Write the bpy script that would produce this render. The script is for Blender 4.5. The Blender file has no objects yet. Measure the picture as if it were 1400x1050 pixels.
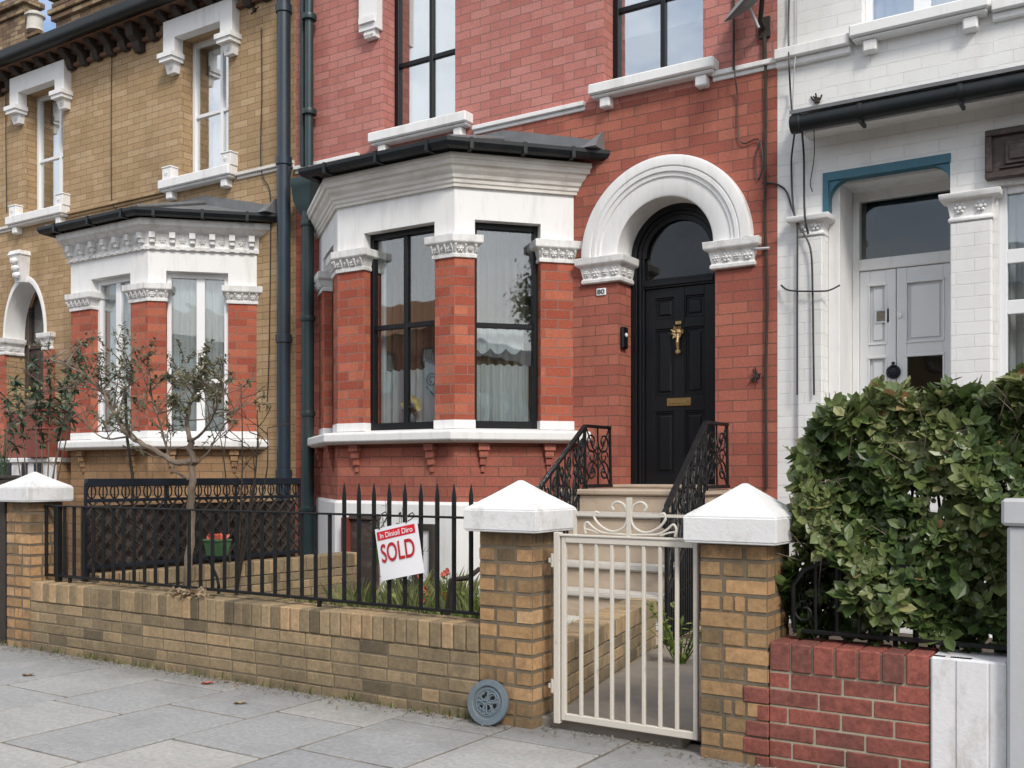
import bpy, bmesh, math, random
from math import sin, cos, pi, radians, sqrt, atan2
from mathutils import Vector, Matrix
random.seed(7)
SC = bpy.context.scene
COL = SC.collection
# ------------------------------------------------------------------ camera
H = 1.30; YAW = math.atan(1400/2150); CC, SS = cos(YAW), sin(YAW)
cam = bpy.data.objects.new('camera', bpy.data.cameras.new('camera')); COL.objects.link(cam)
cam.data.lens = 36; cam.data.sensor_width = 36; cam.data.shift_y = 123/1400; cam.data.clip_end = 500; cam.data.clip_start = .05
cam.location = (0, 0, H); cam.rotation_euler = (pi/2, 0, YAW)
SC.camera = cam
# survey helpers: a sight line of the photograph cut with an upright plane at depth Y
def ray(px):
    u = (px-700)/1400
    return (-SS+u*CC, CC+u*SS)
def PX(px, Y):
    a, b = ray(px); return Y*a/b
def PZ(px, py, Y):
    a, b = ray(px); return H+(648-py)/1400*(Y/b)
def P3(px, py, Y): return Vector((PX(px, Y), Y, PZ(px, py, Y)))
FY = 4.43      # front face of the garden wall
F = 8.80       # house fronts
B = 7.90       # front of the bays
# ------------------------------------------------------------------ mesh builder
LOC = {}
class MB:
    def __init__(s): s.v = []; s.f = []; s.t = []; s.m = []; s.mi = 0; s.tone = .5
    def add(s, vs): n = len(s.v); s.v.extend([tuple(p) for p in vs]); return n
    def face(s, ix, tone=None):
        s.f.append(tuple(ix)); s.t.append(s.tone if tone is None else tone); s.m.append(s.mi)
    def poly(s, vs, tone=None):
        n = s.add(vs); s.face(range(n, n+len(vs)), tone)
    def hexa(s, p):   # p: 4 bottom, 4 top (ccw seen from above)
        n = s.add(p)
        for q in ((3,2,1,0),(4,5,6,7),(0,1,5,4),(1,2,6,5),(2,3,7,6),(3,0,4,7)): s.face([n+i for i in q])
    def box(s, x0,x1,y0,y1,z0,z1):
        s.hexa([(x0,y0,z0),(x1,y0,z0),(x1,y1,z0),(x0,y1,z0),(x0,y0,z1),(x1,y0,z1),(x1,y1,z1),(x0,y1,z1)])
    def ob(s, o, d, a0,a1, b0,b1, z0,z1):
        # o: 2d origin, d: unit 2d direction along the wall, b: distance outwards (towards the street)
        n = (d[1], -d[0])
        def q(a, b, z): return (o[0]+d[0]*a+n[0]*b, o[1]+d[1]*a+n[1]*b, z)
        s.hexa([q(a0,b1,z0),q(a1,b1,z0),q(a1,b0,z0),q(a0,b0,z0),q(a0,b1,z1),q(a1,b1,z1),q(a1,b0,z1),q(a0,b0,z1)])
    def prism(s, poly, z0, z1):
        n = len(poly); k = s.add([(x,y,z0) for x,y in poly]+[(x,y,z1) for x,y in poly])
        s.face([k+i for i in range(n)][::-1]); s.face([k+n+i for i in range(n)])
        for i in range(n): j=(i+1)%n; s.face([k+i,k+j,k+n+j,k+n+i])
    def loft(s, rings, caps=True):
        n = len(rings[0]); ks = [s.add(r) for r in rings]
        for a, b in zip(ks, ks[1:]):
            for i in range(n): j=(i+1)%n; s.face([a+i,a+j,b+j,b+i])
        if caps: s.face([ks[0]+i for i in range(n)][::-1]); s.face([ks[-1]+i for i in range(n)])
    def tube(s, pts, r, n=8, caps=True):
        pts = [Vector(p) for p in pts]; rs = r if isinstance(r, (list, tuple)) else [r]*len(pts)
        rings = []; up = Vector((0,0,1)); prev = None
        for i, p in enumerate(pts):
            t = (pts[min(i+1,len(pts)-1)]-pts[max(i-1,0)])
            if t.length < 1e-9: t = Vector((0,0,1))
            t.normalize()
            if prev is None:
                a = t.cross(up) if abs(t.z) < .95 else t.cross(Vector((1,0,0)))
            else:
                a = prev - t*prev.dot(t)
                if a.length < 1e-6: a = t.cross(up) if abs(t.z)<.95 else t.cross(Vector((1,0,0)))
            a.normalize(); prev = a; b = t.cross(a)
            rings.append([p+(a*cos(2*pi*k/n)+b*sin(2*pi*k/n))*rs[i] for k in range(n)])
        s.loft(rings, caps)
    def bar(s, p, q, w, h=None):   # square bar between two points
        h = h or w; p, q = Vector(p), Vector(q); t = (q-p).normalized()
        a = t.cross(Vector((0,0,1))) if abs(t.z)<.95 else Vector((1,0,0)); a.normalize(); b = t.cross(a).normalized()
        c = [(-1,-1),(1,-1),(1,1),(-1,1)]
        s.loft([[e+a*(i*w/2)+b*(j*h/2) for i,j in c] for e in (p,q)])
    def lathe(s, c, prof, n=24, axis=(0,0,1), ref=None):  # prof: (radius, height) along axis
        ax = Vector(axis).normalized(); a = ax.cross(Vector((0,0,1)) if abs(ax.z)<.9 else Vector((1,0,0))).normalized(); b = ax.cross(a); c = Vector(c)
        s.loft([[c+ax*h+(a*cos(2*pi*k/n)+b*sin(2*pi*k/n))*max(r,1e-4) for k in range(n)] for r,h in prof])
    def sweep(s, path, prof, ends=False):
        # closed profile of (offset outwards, z) swept along a plan path; ends=True: stop both ends on the wall line
        m = miters(path, ends); n = len(prof)
        ks = [s.add([(p[0]+q[0]*o, p[1]+q[1]*o, z) for o, z in prof]) for p, q in zip(path, m)]
        for a, b in zip(ks, ks[1:]):
            for i in range(n): j=(i+1)%n; s.face([a+i,b+i,b+j,a+j])
        s.face([ks[0]+i for i in range(n)]); s.face([ks[-1]+i for i in range(n)][::-1])
    def leaf(s, p, d, nrm, L, W, tone, droop=.15):
        d = d.normalized(); sd = d.cross(nrm)
        if sd.length < 1e-4: sd = d.cross(Vector((1,0,.3)))
        sd.normalize(); n2 = sd.cross(d)
        dr = -n2*L*droop
        m = p+d*L*.5 - n2*W*.18; tip = p+d*L+dr
        l1, l2 = p+d*L*.3+sd*W*.42, p+d*L*.68+sd*W*.46+dr*.4
        r1, r2 = p+d*L*.3-sd*W*.42, p+d*L*.68-sd*W*.46+dr*.4
        k = s.add([p,l1,l2,tip,m,r2,r1])
        s.face([k,k+4,k+3,k+2,k+1], tone); s.face([k,k+6,k+5,k+3,k+4], tone)
    def build(s, name, mat, parent=None, bevel=0, smooth=False, loc=None, segs=1, recalc=True):
        if parent is not None: loc = LOC[parent.name]
        elif loc is None:
            xs=[p[0] for p in s.v]; ys=[p[1] for p in s.v]; zs=[p[2] for p in s.v]
            loc = Vector(((min(xs)+max(xs))/2, (min(ys)+max(ys))/2, min(zs)))
        loc = Vector(loc)
        me = bpy.data.meshes.new(name)
        me.from_pydata([(p[0]-loc.x, p[1]-loc.y, p[2]-loc.z) for p in s.v], [], s.f)
        at = me.attributes.new('tone', 'FLOAT', 'FACE'); at.data.foreach_set('value', s.t)
        for m in (mat if isinstance(mat,(list,tuple)) else [mat]): me.materials.append(m)
        me.polygons.foreach_set('material_index', s.m)
        if recalc or bevel:
            bm = bmesh.new(); bm.from_mesh(me)
            if recalc: bmesh.ops.recalc_face_normals(bm, faces=bm.faces)
            if bevel:
                ed = [e for e in bm.edges if len(e.link_faces)==2 and e.calc_face_angle(0) > .5]
                bmesh.ops.bevel(bm, geom=ed, offset=bevel, segments=segs, affect='EDGES', clamp_overlap=True)
            bm.to_mesh(me); bm.free()
        uv = me.uv_layers.new(name='UVMap').data
        for p in me.polygons:
            n = p.normal
            if abs(n.z) > .75: tx = None
            else:
                l = sqrt(n.x*n.x+n.y*n.y) or 1; tx = (-n.y/l, n.x/l)
            for li in p.loop_indices:
                c = me.vertices[me.loops[li].vertex_index].co+loc
                uv[li].uv = (c.x, c.y) if tx is None else (c.x*tx[0]+c.y*tx[1], c.z)
        if smooth:
            me.polygons.foreach_set('use_smooth', [True]*len(me.polygons)); me.set_sharp_from_angle(angle=.7)
        o = bpy.data.objects.new(name, me); COL.objects.link(o)
        if parent is not None: o.parent = parent
        else: o.location = loc
        LOC[o.name] = loc
        return o
def miters(path, ends=False):
    ds = []
    for p, q in zip(path, path[1:]):
        l = sqrt((q[0]-p[0])**2+(q[1]-p[1])**2); ds.append(((q[0]-p[0])/l, (q[1]-p[1])/l))
    ns = [(d[1], -d[0]) for d in ds]; out = []
    for i in range(len(path)):
        if i == 0 or i == len(path)-1:
            n = ns[0] if i == 0 else ns[-1]
            if ends:
                w = (-1,0) if i == 0 else (1,0); k = w[0]*n[0]+w[1]*n[1]; out.append((w[0]/k, w[1]/k))
            else: out.append(n)
        else:
            a, b = ns[i-1], ns[i]; k = 1+a[0]*b[0]+a[1]*b[1]; out.append(((a[0]+b[0])/k, (a[1]+b[1])/k))
    return out
def tag(o, label=None, cat=None, group=None, kind=None):
    if label: o['label'] = label
    if cat: o['category'] = cat
    if group: o['group'] = group
    if kind: o['kind'] = kind
    return o
def thing(name, loc, label, cat, group=None):
    o = bpy.data.objects.new(name, None); COL.objects.link(o); o.location = loc; o.empty_display_size = .2
    LOC[o.name] = Vector(loc); return tag(o, label, cat, group)
def copy_part(o, parent, off=(0,0,0)):
    c = o.copy(); COL.objects.link(c); c.parent = parent; c.location = Vector(o.location)+Vector(off); LOC[c.name] = LOC[o.name]; return c
# ------------------------------------------------------------------ materials
def nm(name):
    m = bpy.data.materials.new(name); m.use_nodes = True; nt = m.node_tree; nt.nodes.clear()
    out = nt.nodes.new('ShaderNodeOutputMaterial'); b = nt.nodes.new('ShaderNodeBsdfPrincipled'); nt.links.new(b.outputs[0], out.inputs[0])
    return m, nt, b, out
def nd(nt, t, ins=None, **kw):
    n = nt.nodes.new(t)
    for k, v in kw.items(): setattr(n, k, v)
    for k, v in (ins or {}).items():
        if isinstance(v, bpy.types.NodeSocket): nt.links.new(v, n.inputs[k])
        else: n.inputs[k].default_value = v
    return n
def rgb(c): return (c[0], c[1], c[2], 1)
def mixc(nt, fac, a, b, mode='MIX'):
    n = nt.nodes.new('ShaderNodeMixRGB'); n.blend_type = mode
    for k, v in (('Fac',fac),('Color1',a),('Color2',b)):
        if isinstance(v, bpy.types.NodeSocket): nt.links.new(v, n.inputs[k])
        elif k == 'Fac': n.inputs[k].default_value = v
        else: n.inputs[k].default_value = rgb(v)
    return n.outputs[0]
def noise(nt, vec, scale, detail=4, rough=.55): return nd(nt, 'ShaderNodeTexNoise', {'Vector':vec,'Scale':scale,'Detail':detail,'Roughness':rough}).outputs['Fac']
def ramp(nt, fac, stops, interp='LINEAR'):
    n = nt.nodes.new('ShaderNodeValToRGB'); n.color_ramp.interpolation = interp; e = n.color_ramp.elements
    while len(e) < len(stops): e.new(.5)
    for el, (p, c) in zip(e, stops): el.position = p; el.color = rgb(c) if not isinstance(c,(int,float)) else (c,c,c,1)
    nt.links.new(fac, n.inputs[0]); return n.outputs[0]
def vscale(nt, vec, s): return nd(nt, 'ShaderNodeVectorMath', {0:vec,1:s}, operation='MULTIPLY').outputs[0]
def math2(nt, op, a, b): 
    n = nt.nodes.new('ShaderNodeMath'); n.operation = op
    for i, v in enumerate((a,b)):
        if isinstance(v, bpy.types.NodeSocket): nt.links.new(v, n.inputs[i])
        else: n.inputs[i].default_value = v
    return n.outputs[0]
def bump(nt, b, h, strength, dist=.01):
    n = nd(nt, 'ShaderNodeBump', {'Height':h,'Strength':strength,'Distance':dist}); nt.links.new(n.outputs[0], b.inputs['Normal'])
def geo(nt): return nt.nodes.new('ShaderNodeNewGeometry').outputs['Position']
def plain(name, base, rough=.6, metal=0, var=.12, vs=6, bs=40, bstr=.1, dirt=None, damt=.5, dsc=(3,3,1), thr=(.5,.7), spec=.5, coat=0):
    m, nt, b, out = nm(name); p = geo(nt)
    n1 = noise(nt, p, vs); c = mixc(nt, n1, [x*(1-var) for x in base], [min(1,x*(1+var)) for x in base])
    if dirt is not None:
        n2 = noise(nt, vscale(nt, p, dsc), 1.6, 8, .7); k = ramp(nt, n2, [(thr[0],0),(thr[1],1)])
        c = mixc(nt, math2(nt,'MULTIPLY',k,damt), c, dirt)
    nt.links.new(c, b.inputs['Base Color']); b.inputs['Roughness'].default_value = rough; b.inputs['Metallic'].default_value = metal
    b.inputs['Specular IOR Level'].default_value = spec; b.inputs['Coat Weight'].default_value = coat
    if bstr: bump(nt, b, noise(nt, p, bs, 6, .65), bstr, .008)
    return m
def brickmat(name, tones, mortar, bw, bh, ms=.006, off=.5, bstr=.5, stain=(.06,.045,.04), samt=.35, sthr=(.52,.75), ssc=(1.2,1.2,.5), rough=.85, bleach=None, wob=.004, fine=.22):
    m, nt, b, out = nm(name); uv = nt.nodes.new('ShaderNodeUVMap').outputs[0]; p = geo(nt)
    nz = nd(nt, 'ShaderNodeTexNoise', {'Vector':uv,'Scale':9.0,'Detail':3.0}).outputs['Color']
    w = nd(nt,'ShaderNodeVectorMath',{0:nz,1:(.5,.5,.5)},operation='SUBTRACT').outputs[0]
    w = vscale(nt, w, (wob*2,wob*2,0)); v = nd(nt,'ShaderNodeVectorMath',{0:uv,1:w},operation='ADD').outputs[0]
    bk = nd(nt, 'ShaderNodeTexBrick', {'Vector':v,'Color1':(0,0,0,1),'Color2':(1,1,1,1),'Mortar':(.5,.5,.5,1),'Scale':1.0,'Mortar Size':ms,'Mortar Smooth':.25,'Bias':0.0,'Brick Width':bw,'Row Height':bh}, offset=off)
    k = len(tones); c = ramp(nt, bk.outputs['Color'], [((i+.5)/k, t) for i,t in enumerate(tones)])
    # within-brick mottling
    c = mixc(nt, fine, c, ramp(nt, noise(nt, p, 55, 5, .7), [(.3,(.0,.0,.0)),(.7,(1,1,1))]), 'OVERLAY')
    big = noise(nt, vscale(nt, p, (.7,.7,.7)), 1.3, 5, .6)
    c = mixc(nt, .35, c, ramp(nt, big, [(.3,(.35,.35,.35)),(.7,(.65,.65,.65))]), 'OVERLAY')
    if bleach: c = mixc(nt, math2(nt,'MULTIPLY',ramp(nt, noise(nt, vscale(nt,p,(1,1,.6)), 2.2, 6, .7), [(.5,0),(.72,1)]), bleach[1]), c, bleach[0])
    mt = mixc(nt, noise(nt, p, 7), [x*.7 for x in mortar], [min(1,x*1.25) for x in mortar])
    c = mixc(nt, bk.outputs['Fac'], c, mt)
    st = ramp(nt, noise(nt, vscale(nt,p,ssc), 1.7, 9, .72), [(sthr[0],0),(sthr[1],1)])
    c = mixc(nt, math2(nt,'MULTIPLY',st,samt), c, stain)
    nt.links.new(c, b.inputs['Base Color']); b.inputs['Roughness'].default_value = rough; b.inputs['Specular IOR Level'].default_value = .25
    h = math2(nt,'SUBTRACT', math2(nt,'MULTIPLY', noise(nt, p, 70, 5, .7), .45), bk.outputs['Fac'])
    bump(nt, b, h, bstr, .008)
    return m
def tonemat(name, stops, rough=.8, mott=.25, bstr=.35, bs=60, stain=None, samt=.5, sthr=(.5,.72), ssc=(1.5,1.5,1.0), spec=.3, zsoil=None):
    m, nt, b, out = nm(name); p = geo(nt)
    a = nd(nt,'ShaderNodeAttribute',attribute_name='tone').outputs['Fac']; c = ramp(nt, a, stops)
    c = mixc(nt, mott, c, ramp(nt, noise(nt, p, bs*.6, 6, .7), [(.3,(0,0,0)),(.7,(1,1,1))]), 'OVERLAY')
    if stain: c = mixc(nt, math2(nt,'MULTIPLY',ramp(nt, noise(nt, vscale(nt,p,ssc), 2.0, 9, .7), [(sthr[0],0),(sthr[1],1)]),samt), c, stain)
    if zsoil:   # splash-back grime and algae low on the brickwork
        z = nd(nt,'ShaderNodeSeparateXYZ',{0:p}).outputs[2]
        zz = math2(nt,'ADD', z, math2(nt,'MULTIPLY', noise(nt, p, 5, 6, .7), -.5))
        c = mixc(nt, math2(nt,'MULTIPLY',ramp(nt, math2(nt,'ADD',zz,.5), [(zsoil[1],1),(zsoil[2],0)]),zsoil[3]), c, zsoil[0])
    nt.links.new(c, b.inputs['Base Color']); b.inputs['Roughness'].default_value = rough; b.inputs['Specular IOR Level'].default_value = spec
    bump(nt, b, noise(nt, p, bs, 6, .7), bstr, .008)
    return m
def footgrime(m, y0, y1, col):
    nt = m.node_tree; b = [n for n in nt.nodes if n.type=='BSDF_PRINCIPLED'][0]; src = b.inputs['Base Color'].links[0].from_socket; p = geo(nt)
    y = nd(nt,'ShaderNodeSeparateXYZ',{0:p}).outputs[1]
    k = math2(nt,'ADD', y, math2(nt,'MULTIPLY', math2(nt,'SUBTRACT', noise(nt, vscale(nt,p,(1.2,1.2,1)), 3, 8, .7), .5), 1.1))
    k = ramp(nt, math2(nt,'DIVIDE', math2(nt,'SUBTRACT',k,y0), y1-y0), [(0,0),(1,1)])
    c = mixc(nt, math2(nt,'MULTIPLY',k,.75), src, col); nt.links.new(c, b.inputs['Base Color'])
def topsoot(m, z0, z1, col, amt):
    nt = m.node_tree; b = [n for n in nt.nodes if n.type=='BSDF_PRINCIPLED'][0]; src = b.inputs['Base Color'].links[0].from_socket; p = geo(nt)
    z = nd(nt,'ShaderNodeSeparateXYZ',{0:p}).outputs[2]
    k = math2(nt,'ADD', z, math2(nt,'MULTIPLY', math2(nt,'SUBTRACT', noise(nt, vscale(nt,p,(6,6,2)), 2, 8, .7), .5), .5))
    k = ramp(nt, math2(nt,'DIVIDE', math2(nt,'SUBTRACT',k,z0), z1-z0), [(0,0),(1,1)])
    c = mixc(nt, math2(nt,'MULTIPLY',k,amt), src, col); nt.links.new(c, b.inputs['Base Color'])
def leafmat(name, stops, rough=.42, trans=.25):
    m, nt, b, out = nm(name); p = geo(nt)
    a = nd(nt,'ShaderNodeAttribute',attribute_name='tone').outputs['Fac']; c = ramp(nt, a, stops)
    c = mixc(nt, .3, c, ramp(nt, noise(nt, p, 60, 3), [(.3,(.2,.2,.2)),(.7,(.8,.8,.8))]), 'OVERLAY')
    nt.links.new(c, b.inputs['Base Color']); b.inputs['Roughness'].default_value = rough; b.inputs['Specular IOR Level'].default_value = .5
    t = nd(nt,'ShaderNodeBsdfTranslucent',{'Color':c}); mx = nd(nt,'ShaderNodeMixShader',{0:trans}); nt.links.new(b.outputs[0],mx.inputs[1]); nt.links.new(t.outputs[0],mx.inputs[2]); nt.links.new(mx.outputs[0],out.inputs[0])
    return m
def glassmat(name, f0=.12, tint=(.9,.93,.93)):
    m, nt, b, out = nm(name); nt.nodes.remove(b); p = geo(nt); gn = nt.nodes.new('ShaderNodeNewGeometry')
    bn = nd(nt,'ShaderNodeBump',{'Height':noise(nt,p,1.6,2),'Strength':.12,'Distance':.02})
    dt = nd(nt,'ShaderNodeVectorMath',{0:gn.outputs['Normal'],1:gn.outputs['Incoming']},operation='DOT_PRODUCT').outputs['Value']
    k = math2(nt,'POWER', math2(nt,'SUBTRACT',1.0,math2(nt,'ABSOLUTE',dt,0.0)), 5.0)
    fac = math2(nt,'ADD', f0, math2(nt,'MULTIPLY',k,1-f0))
    tr = nd(nt,'ShaderNodeBsdfTransparent',{'Color':rgb(tint)}); gl = nd(nt,'ShaderNodeBsdfGlossy',{'Roughness':.015,'Color':(1,1,1,1),'Normal':bn.outputs[0]})
    mx = nd(nt,'ShaderNodeMixShader',{0:fac}); nt.links.new(tr.outputs[0],mx.inputs[1]); nt.links.new(gl.outputs[0],mx.inputs[2]); nt.links.new(mx.outputs[0],out.inputs[0])
    return m
def netmat(name, col, alpha):
    m, nt, b, out = nm(name); p = geo(nt)
    d = nd(nt,'ShaderNodeBsdfDiffuse',{'Color':rgb(col)}); t = nd(nt,'ShaderNodeBsdfTranslucent',{'Color':rgb(col)}); tr = nd(nt,'ShaderNodeBsdfTransparent')
    m1 = nd(nt,'ShaderNodeMixShader',{0:.35}); nt.links.new(d.outputs[0],m1.inputs[1]); nt.links.new(t.outputs[0],m1.inputs[2])
    a = math2(nt,'ADD', math2(nt,'MULTIPLY',noise(nt,vscale(nt,p,(30,30,2)),2,3),.5), alpha-.25)
    m2 = nd(nt,'ShaderNodeMixShader',{0:a}); nt.links.new(tr.outputs[0],m2.inputs[1]); nt.links.new(m1.outputs[0],m2.inputs[2]); nt.links.new(m2.outputs[0],out.inputs[0])
    return m
M = {}
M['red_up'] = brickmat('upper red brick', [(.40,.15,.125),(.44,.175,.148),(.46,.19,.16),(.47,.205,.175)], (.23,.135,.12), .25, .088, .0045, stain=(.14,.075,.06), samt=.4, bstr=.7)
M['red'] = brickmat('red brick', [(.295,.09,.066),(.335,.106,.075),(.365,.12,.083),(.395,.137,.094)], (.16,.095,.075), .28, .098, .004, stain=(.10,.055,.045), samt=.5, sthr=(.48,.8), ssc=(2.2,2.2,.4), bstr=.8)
M['red_trim'] = brickmat('rubbed red brick', [(.30,.072,.044),(.355,.092,.055),(.39,.108,.064),(.43,.135,.08)], (.27,.18,.145), .26, .094, .005, stain=(.1,.045,.035), samt=.4, bstr=.8)
M['yellow'] = brickmat('yellow stock brick', [(.345,.235,.128),(.37,.255,.14),(.385,.265,.15),(.42,.30,.18)], (.19,.13,.075),   .26, .086, .004, stain=(.10,.07,.04), samt=.45, sthr=(.48,.8))
M['whitebrick'] = brickmat('white painted brick', [(.72,.72,.705),(.735,.735,.72),(.75,.75,.735)], (.69,.69,.675), .27, .1, .0045, stain=(.42,.40,.36), samt=.35, sthr=(.5,.8), bstr=.5, fine=.05)
M['brownbrick'] = brickmat('brown stock brick', [(.24,.145,.075),(.27,.165,.085),(.30,.185,.10)], (.16,.11,.075), .27, .095, .006, stain=(.04,.03,.025), samt=.6)
M['chimney'] = brickmat('chimney brick', [(.16,.10,.06),(.26,.17,.09),(.33,.25,.15)], (.13,.1,.08), .27, .09, .009, stain=(.05,.04,.035), samt=.7, sthr=(.45,.65), bstr=.9)
M['white'] = plain('white masonry paint', (.76,.76,.75), .6, var=.03, bs=30, bstr=.12, dirt=(.40,.385,.33), damt=.5, dsc=(5,5,.7), thr=(.5,.8))
M['white_trim'] = plain('white carved stone paint', (.74,.74,.73), .65, var=.05, bs=70, bstr=.3, dirt=(.33,.31,.26), damt=.6, dsc=(6,6,3), thr=(.46,.72))
M['cream_trim'] = plain('weathered cream cornice paint', (.70,.68,.63), .65, var=.06, bs=40, bstr=.2, dirt=(.36,.31,.25), damt=.6, dsc=(1.5,1.5,7), thr=(.45,.75))
M['cap'] = plain('white pier cap paint', (.71,.71,.705), .7, var=.04, bs=45, bstr=.35, dirt=(.30,.285,.24), damt=.6, dsc=(4,4,3), thr=(.52,.74))
M['upvc'] = plain('white window frame', (.78,.79,.80), .35, var=.02, bstr=0)
M['greydoor'] = plain('pale grey door paint', (.73,.74,.745), .4, var=.03, bs=12, bstr=.04)
M['black'] = plain('black gloss paint', (.007,.008,.010), .38, var=.2, bs=14, bstr=.03, spec=.3)
M['gutter'] = plain('black gutter plastic', (.006,.009,.011), .45, spec=.35, var=.3, bs=10, bstr=.06, dirt=(.03,.028,.026), damt=.5, dsc=(2,2,3))
M['bluepipe'] = plain('blue black pipe paint', (.02,.034,.05), .35, var=.25, bs=12, bstr=.08, dirt=(.05,.05,.05), damt=.4)
M['greenpipe'] = plain('green black pipe paint', (.016,.038,.042), .4, var=.4, bs=12, bstr=.1, dirt=(.03,.025,.02), damt=.6)
M['iron'] = plain('black painted iron', (.006,.007,.008), .5, spec=.3, var=.4, bs=60, bstr=.2, dirt=(.04,.03,.025), damt=.35, dsc=(9,9,9))
M['bluebar'] = plain('dark blue rail paint', (.010,.014,.022), .5, spec=.3, var=.3, bs=40, bstr=.15)
M['creamiron'] = plain('cream painted metal', (.60,.56,.49), .45, var=.06, bs=70, bstr=.2, dirt=(.22,.12,.06), damt=.55, dsc=(12,12,9), thr=(.6,.72))
M['greyiron'] = plain('blue grey cast iron', (.11,.145,.17), .5, var=.2, bs=60, bstr=.3, dirt=(.2,.2,.18), damt=.4, dsc=(14,14,14))
M['stone'] = plain('buff sandstone', (.46,.37,.28), .8, var=.12, vs=9, bs=60, bstr=.25, dirt=(.25,.19,.14), damt=.5, dsc=(2,2,5))
M['nosing'] = plain('pale stone nosing', (.52,.49,.44), .75, var=.1, bs=50, bstr=.2)
M['lead'] = plain('grey lead sheet', (.16,.17,.18), .55, var=.25, vs=4, bs=18, bstr=.25, dirt=(.10,.085,.07), damt=.6, dsc=(3,3,3), thr=(.4,.7))
M['slate'] = plain('slate roof', (.07,.075,.085), .6, var=.3, bs=20, bstr=.2)
M['teal'] = plain('teal paint', (.035,.13,.18), .5, var=.2, bs=30, bstr=.15)
M['brass'] = plain('aged brass', (.42,.28,.12), .35, metal=.9, var=.25, vs=30, bs=50, bstr=.1)
M['bronze'] = plain('bronze', (.40,.28,.14), .4, metal=.7, var=.4, vs=40, bs=70, bstr=.2)
M['darkwood'] = plain('dark carved panel', (.05,.035,.03), .6, var=.4, vs=14, bs=40, bstr=.4, dirt=(.17,.14,.12), damt=.5, dsc=(6,6,10))
M['corbel'] = plain('sooty corbel', (.035,.025,.02), .8, var=.4, bs=40, bstr=.3)
M['soffit'] = plain('brown eaves board', (.14,.07,.04), .8, var=.35, vs=8, bs=30, bstr=.3, dirt=(.03,.02,.02), damt=.7)
M['mortar'] = plain('grey mortar', (.155,.125,.085), .95, var=.25, vs=20, bs=90, bstr=.5, dirt=(.07,.06,.05), damt=.5)
M['mortar_pale'] = plain('sandy mortar', (.36,.32,.24), .95, var=.2, vs=20, bs=90, bstr=.5, dirt=(.16,.14,.1), damt=.5)
M['stock'] = tonemat('garden wall brick', [(0,(.12,.095,.06)),(.3,(.21,.16,.095)),(.6,(.27,.205,.122)),(.85,(.34,.245,.14)),(1,(.40,.275,.155))], stain=(.06,.05,.04), samt=.55, sthr=(.5,.74), zsoil=((.075,.07,.05),.12,.42,.6))
M['pier'] = tonemat('pier brick', [(0,(.16,.11,.06)),(.3,(.27,.175,.088)),(.6,(.38,.23,.11)),(.85,(.44,.265,.13)),(1,(.48,.31,.165))], stain=(.05,.04,.03), samt=.6, sthr=(.5,.7), zsoil=((.07,.062,.045),.12,.40,.7))
M['redwall'] = tonemat('red garden brick', [(0,(.15,.062,.05)),(.4,(.225,.074,.057)),(.8,(.265,.08,.06)),(1,(.31,.092,.07))], stain=(.09,.045,.04), samt=.65, sthr=(.46,.7), mott=.4, zsoil=((.06,.04,.035),.1,.35,.6))
M['oldpaint'] = plain('old white paint', (.70,.70,.71), .7, var=.04, bs=30, bstr=.4, dirt=(.34,.30,.24), damt=.7, dsc=(6,6,2.5), thr=(.48,.74))
M['greypost'] = plain('grey render', (.45,.46,.475), .7, var=.05, bs=30, bstr=.2, dirt=(.35,.35,.34), damt=.4)
M['slab'] = tonemat('paving slab', [(0,(.19,.20,.205)),(.3,(.285,.288,.288)),(.7,(.355,.35,.335)),(1,(.42,.405,.37))], rough=.8, mott=.2, bs=60, bstr=.3, stain=(.20,.20,.20), samt=.55, sthr=(.48,.70), ssc=(.9,1.3,1))
M['joint'] = plain('sandy joint', (.22,.185,.14), .95, var=.3, vs=4, bs=80, bstr=.4, dirt=(.075,.07,.06), damt=.9, thr=(.42,.6))
M['asphalt'] = plain('asphalt', (.05,.05,.052), .9, var=.2, vs=30, bs=120, bstr=.5)
M['soil'] = plain('garden soil', (.07,.05,.035), .95, var=.5, vs=14, bs=50, bstr=.9)
M['concrete'] = plain('path concrete', (.25,.215,.175), .85, var=.15, vs=7, bs=60, bstr=.3, dirt=(.16,.15,.135), damt=.6, dsc=(2,2,2), thr=(.42,.65))
M['grass'] = leafmat('grass', [(0,(.05,.09,.015)),(.5,(.12,.18,.03)),(1,(.24,.26,.07))], .6, .3)
M['litter'] = leafmat('litter', [(0,(.10,.09,.075)),(.5,(.22,.19,.15)),(1,(.22,.13,.07))], .9, .05)
M['weeds'] = leafmat('weeds', [(0,(.06,.075,.025)),(.5,(.13,.155,.05)),(1,(.27,.27,.11))], .7, .25)
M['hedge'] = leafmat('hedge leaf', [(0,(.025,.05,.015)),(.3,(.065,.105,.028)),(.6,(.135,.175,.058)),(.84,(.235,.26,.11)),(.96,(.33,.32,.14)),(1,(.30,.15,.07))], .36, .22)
M['olive'] = leafmat('small olive leaf', [(0,(.06,.07,.035)),(.5,(.13,.14,.075)),(.85,(.24,.235,.14)),(1,(.34,.25,.14))], .5, .25)
M['dark_leaf'] = leafmat('broad leaf', [(0,(.03,.06,.035)),(.6,(.085,.13,.075)),(1,(.20,.25,.17))], .45, .25)
M['bark'] = plain('grey bark', (.15,.115,.085), .85, var=.35, vs=18, bs=45, bstr=.6, dirt=(.30,.26,.21), damt=.5, dsc=(5,5,3))
M['darkbark'] = plain('dark bark', (.035,.028,.022), .85, var=.35, vs=18, bs=45, bstr=.6)
M['dry'] = leafmat('dry leaf', [(0,(.20,.13,.07)),(1,(.42,.33,.22))], .8, .2)
M['redpaint'] = plain('red box paint', (.19,.045,.028), .6, var=.2, bs=20, bstr=.1)
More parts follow.
